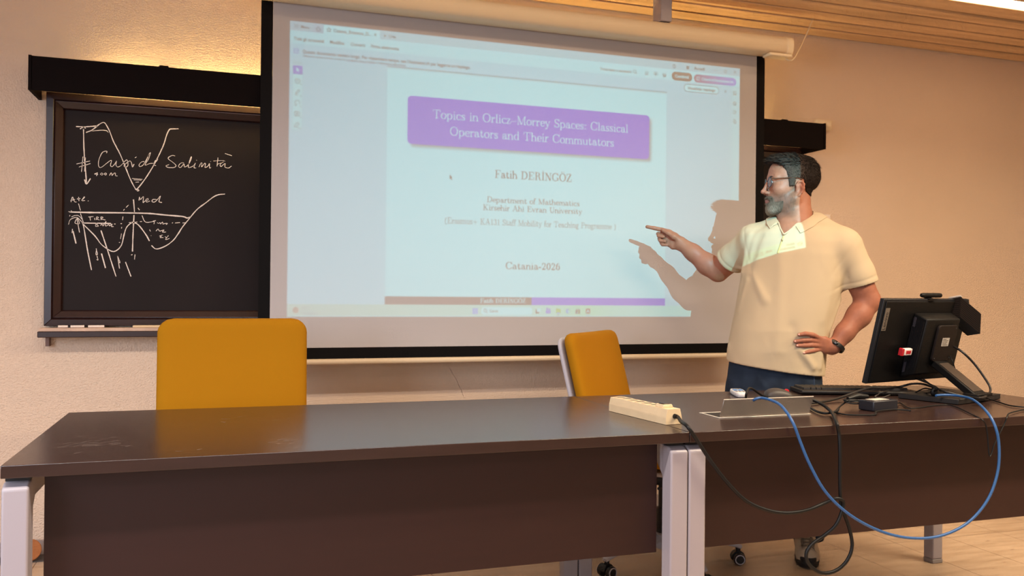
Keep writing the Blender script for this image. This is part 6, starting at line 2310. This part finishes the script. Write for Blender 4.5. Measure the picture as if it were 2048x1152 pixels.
def shoe(ankle, fwd):
    f_ = np.array([fwd[0], fwd[1], 0.0])
    f_ /= np.linalg.norm(f_)
    s_ = np.array([-f_[1], f_[0], 0])
    o = np.array([ankle[0], ankle[1], 0.0])
    B = np.stack([f_, s_, HUp])

    def up_sdf(P):
        L = (P - o) @ B.T
        d = ellip(L, (.120, 0, .040), (.085, .049, .044))
        d = smin(d, ellip(L, (.02, 0, .045), (.10, .042, .055)), .03)
        d = smin(d, capsule(L, (-.01, 0, .07), (-.015, 0, .115), .044, .042), .03)
        d = smin(d, capsule(L, (.10, 0, .055), (.03, 0, .10), .030, .030), .03)
        d = smax(d, .016 - L[:, 2], .004)
        d = smax(d, -capsule(L, (-.012, 0, .11), (-.02, 0, .16), .036), .006)
        return smax(d, L[:, 2] - .128, .006)
    V, Q = mesh_sdf(up_sdf, o - np.array([.26, .26, -.005]), o + np.array([.26, .26, .15]), .004)
    sh = sdf_obj('shoe', V, Q, SHOEG, man)

    def outline(k, n=40):
        out = []
        for i in range(n):
            a = 2 * math.pi * i / n
            c, s = math.cos(a), math.sin(a)
            x = .055 + .153 * c
            wdt = .052 if c > 0 else .043
            wdt *= 1 - .12 * math.exp(-((x - .04) / .05) ** 2)
            out.append((x * (1 + (k - 1) * .5), wdt * k * abs(s) ** .8 * (1 if s > 0 else -1)))
        return out
    m = MB()
    rg = []
    for z, k in ((.0, .95), (.006, 1.0), (.018, 1.02), (.026, .99)):
        rg.append([Vector(o + f_ * x + s_ * y + HUp * (z + (.010 * max((x - .15) / .06, 0) ** 2 if z < .02 else .006 * max((x - .15) / .06, 0)))) for x, y in outline(k)])
    m.rings(rg)
    m.build('sole', SHOEB, sh, smooth=True, angle=45)

    def toe_sdf(P):
        L = (P - o) @ B.T
        d = up_sdf(P) - .0025
        d = smax(d, (.182 - L[:, 0]) * .9, .004)
        d = smax(d, L[:, 2] - .048, .004)
        return smax(d, np.abs(L[:, 1]) - .034, .006)
    V, Q = mesh_sdf(toe_sdf, o + f_ * .17 - np.array([.09, .09, -.0]), o + f_ * .17 + np.array([.09, .09, .09]), .003)
    sdf_obj('toe_cap', V, Q, SHOEB, sh)

    def onto(x, y, lift=.002):
        p = o + f_ * x + s_ * y + HUp * .14
        for _ in range(30):
            p = p - HUp * max(float(up_sdf(p[None])[0]), 0) * .7
        return Vector(p + HUp * lift)
    for i in range(5):
        x = .055 + .022 * i
        y = .022 + .001 * i
        m = MB()
        m.tube([onto(x + dx, yy, .003) for dx, yy in zip(np.linspace(0, .016, 7), np.linspace(-y, y, 7))], .0028, 6)
        m.tube([onto(x + dx, yy, .0042) for dx, yy in zip(np.linspace(.016, 0, 7), np.linspace(-y, y, 7))], .0028, 6)
        m.build('lace', LACE, sh, smooth=True)
    for sg in (-1, 1):
        c = onto(.05, .006 * sg, .004)
        MB().tube(catmull([c, c + Vector(s_ * sg * .02 + HUp * .012), c + Vector(s_ * sg * .042 + HUp * .002 + f_ * .012), c + Vector(s_ * sg * .030 - HUp * .004 + f_ * .018), c + Vector(s_ * sg * .008 + f_ * .006)], 6), .0026, 6).build('lace', LACE, sh, smooth=True)
        MB().tube(catmull([c, c + Vector(s_ * sg * .012 + HUp * .004 + f_ * .02), c + Vector(s_ * sg * .030 - HUp * .012 + f_ * .036)], 6), .0022, 6).build('lace', LACE, sh, smooth=True)
    # seams on the upper
    for y0_, y1_ in ((-.028, -.046), (.028, .046)):
        MB().tube([onto(xx, yy, .0006) for xx, yy in zip(np.linspace(.150, .06, 8), np.linspace(y0_ * .4, y1_ * .85, 8))], .0022, 6).build('seam', TOEP, sh, smooth=True)
    MB().tube([onto(.172 - 7 * (yy ** 2), yy, .0006) for yy in np.linspace(-.034, .034, 11)], .0024, 6).build('seam', TOEP, sh, smooth=True)
    return sh


shoe(ANL - np.array([0.02, 0.015, 0]), np.array([-.56, -.82]))
shoe(ANR, np.array([-.42, -.9]))

# ---- fitness band on the wrist
wc_ = M(1672, 692.5, .052)
ax = perp(LW, LE)
e1 = np.cross(ax, DX)
e1 /= np.linalg.norm(e1)
e2 = np.cross(ax, e1)
rad = .0345
ring = []
for i in range(36):
    a = 2 * math.pi * i / 36
    ring.append([Vector(wc_ + (e1 * math.cos(a) + e2 * math.sin(a)) * (rad + dr) + ax * da) for dr, da in ((-.001, -.0085), (.0015, -.0085), (.0022, 0), (.0015, .0085), (-.001, .0085))])
m = MB()
m.rings(ring + [ring[0]], cap=False)
band = m.build('fitness_band', mat('band_rubber', '120f10', 0.5), man, smooth=True)
nf = -DX * .75 + HUp * .62 + UX * -.2
nf = nf - ax * (nf @ ax)
nf /= np.linalg.norm(nf)
lg = np.cross(ax, nf)
Rw = Matrix((Vector(lg), Vector(ax), Vector(nf))).transposed()
MB().ball(Vector(wc_ + nf * (rad + .0015)), 1, 22, 12, (.021, .0105, .0062), Rw).build('tracker', mat('tracker_black', '0c0a0b', 0.25, spec=.6), band, smooth=True)
MB().ball(Vector(wc_ + nf * (rad + .0052)), 1, 20, 10, (.014, .0066, .0036), Rw).build('tracker_glass', mat('tracker_glass', '4a4642', 0.12, spec=.8), band, smooth=True)
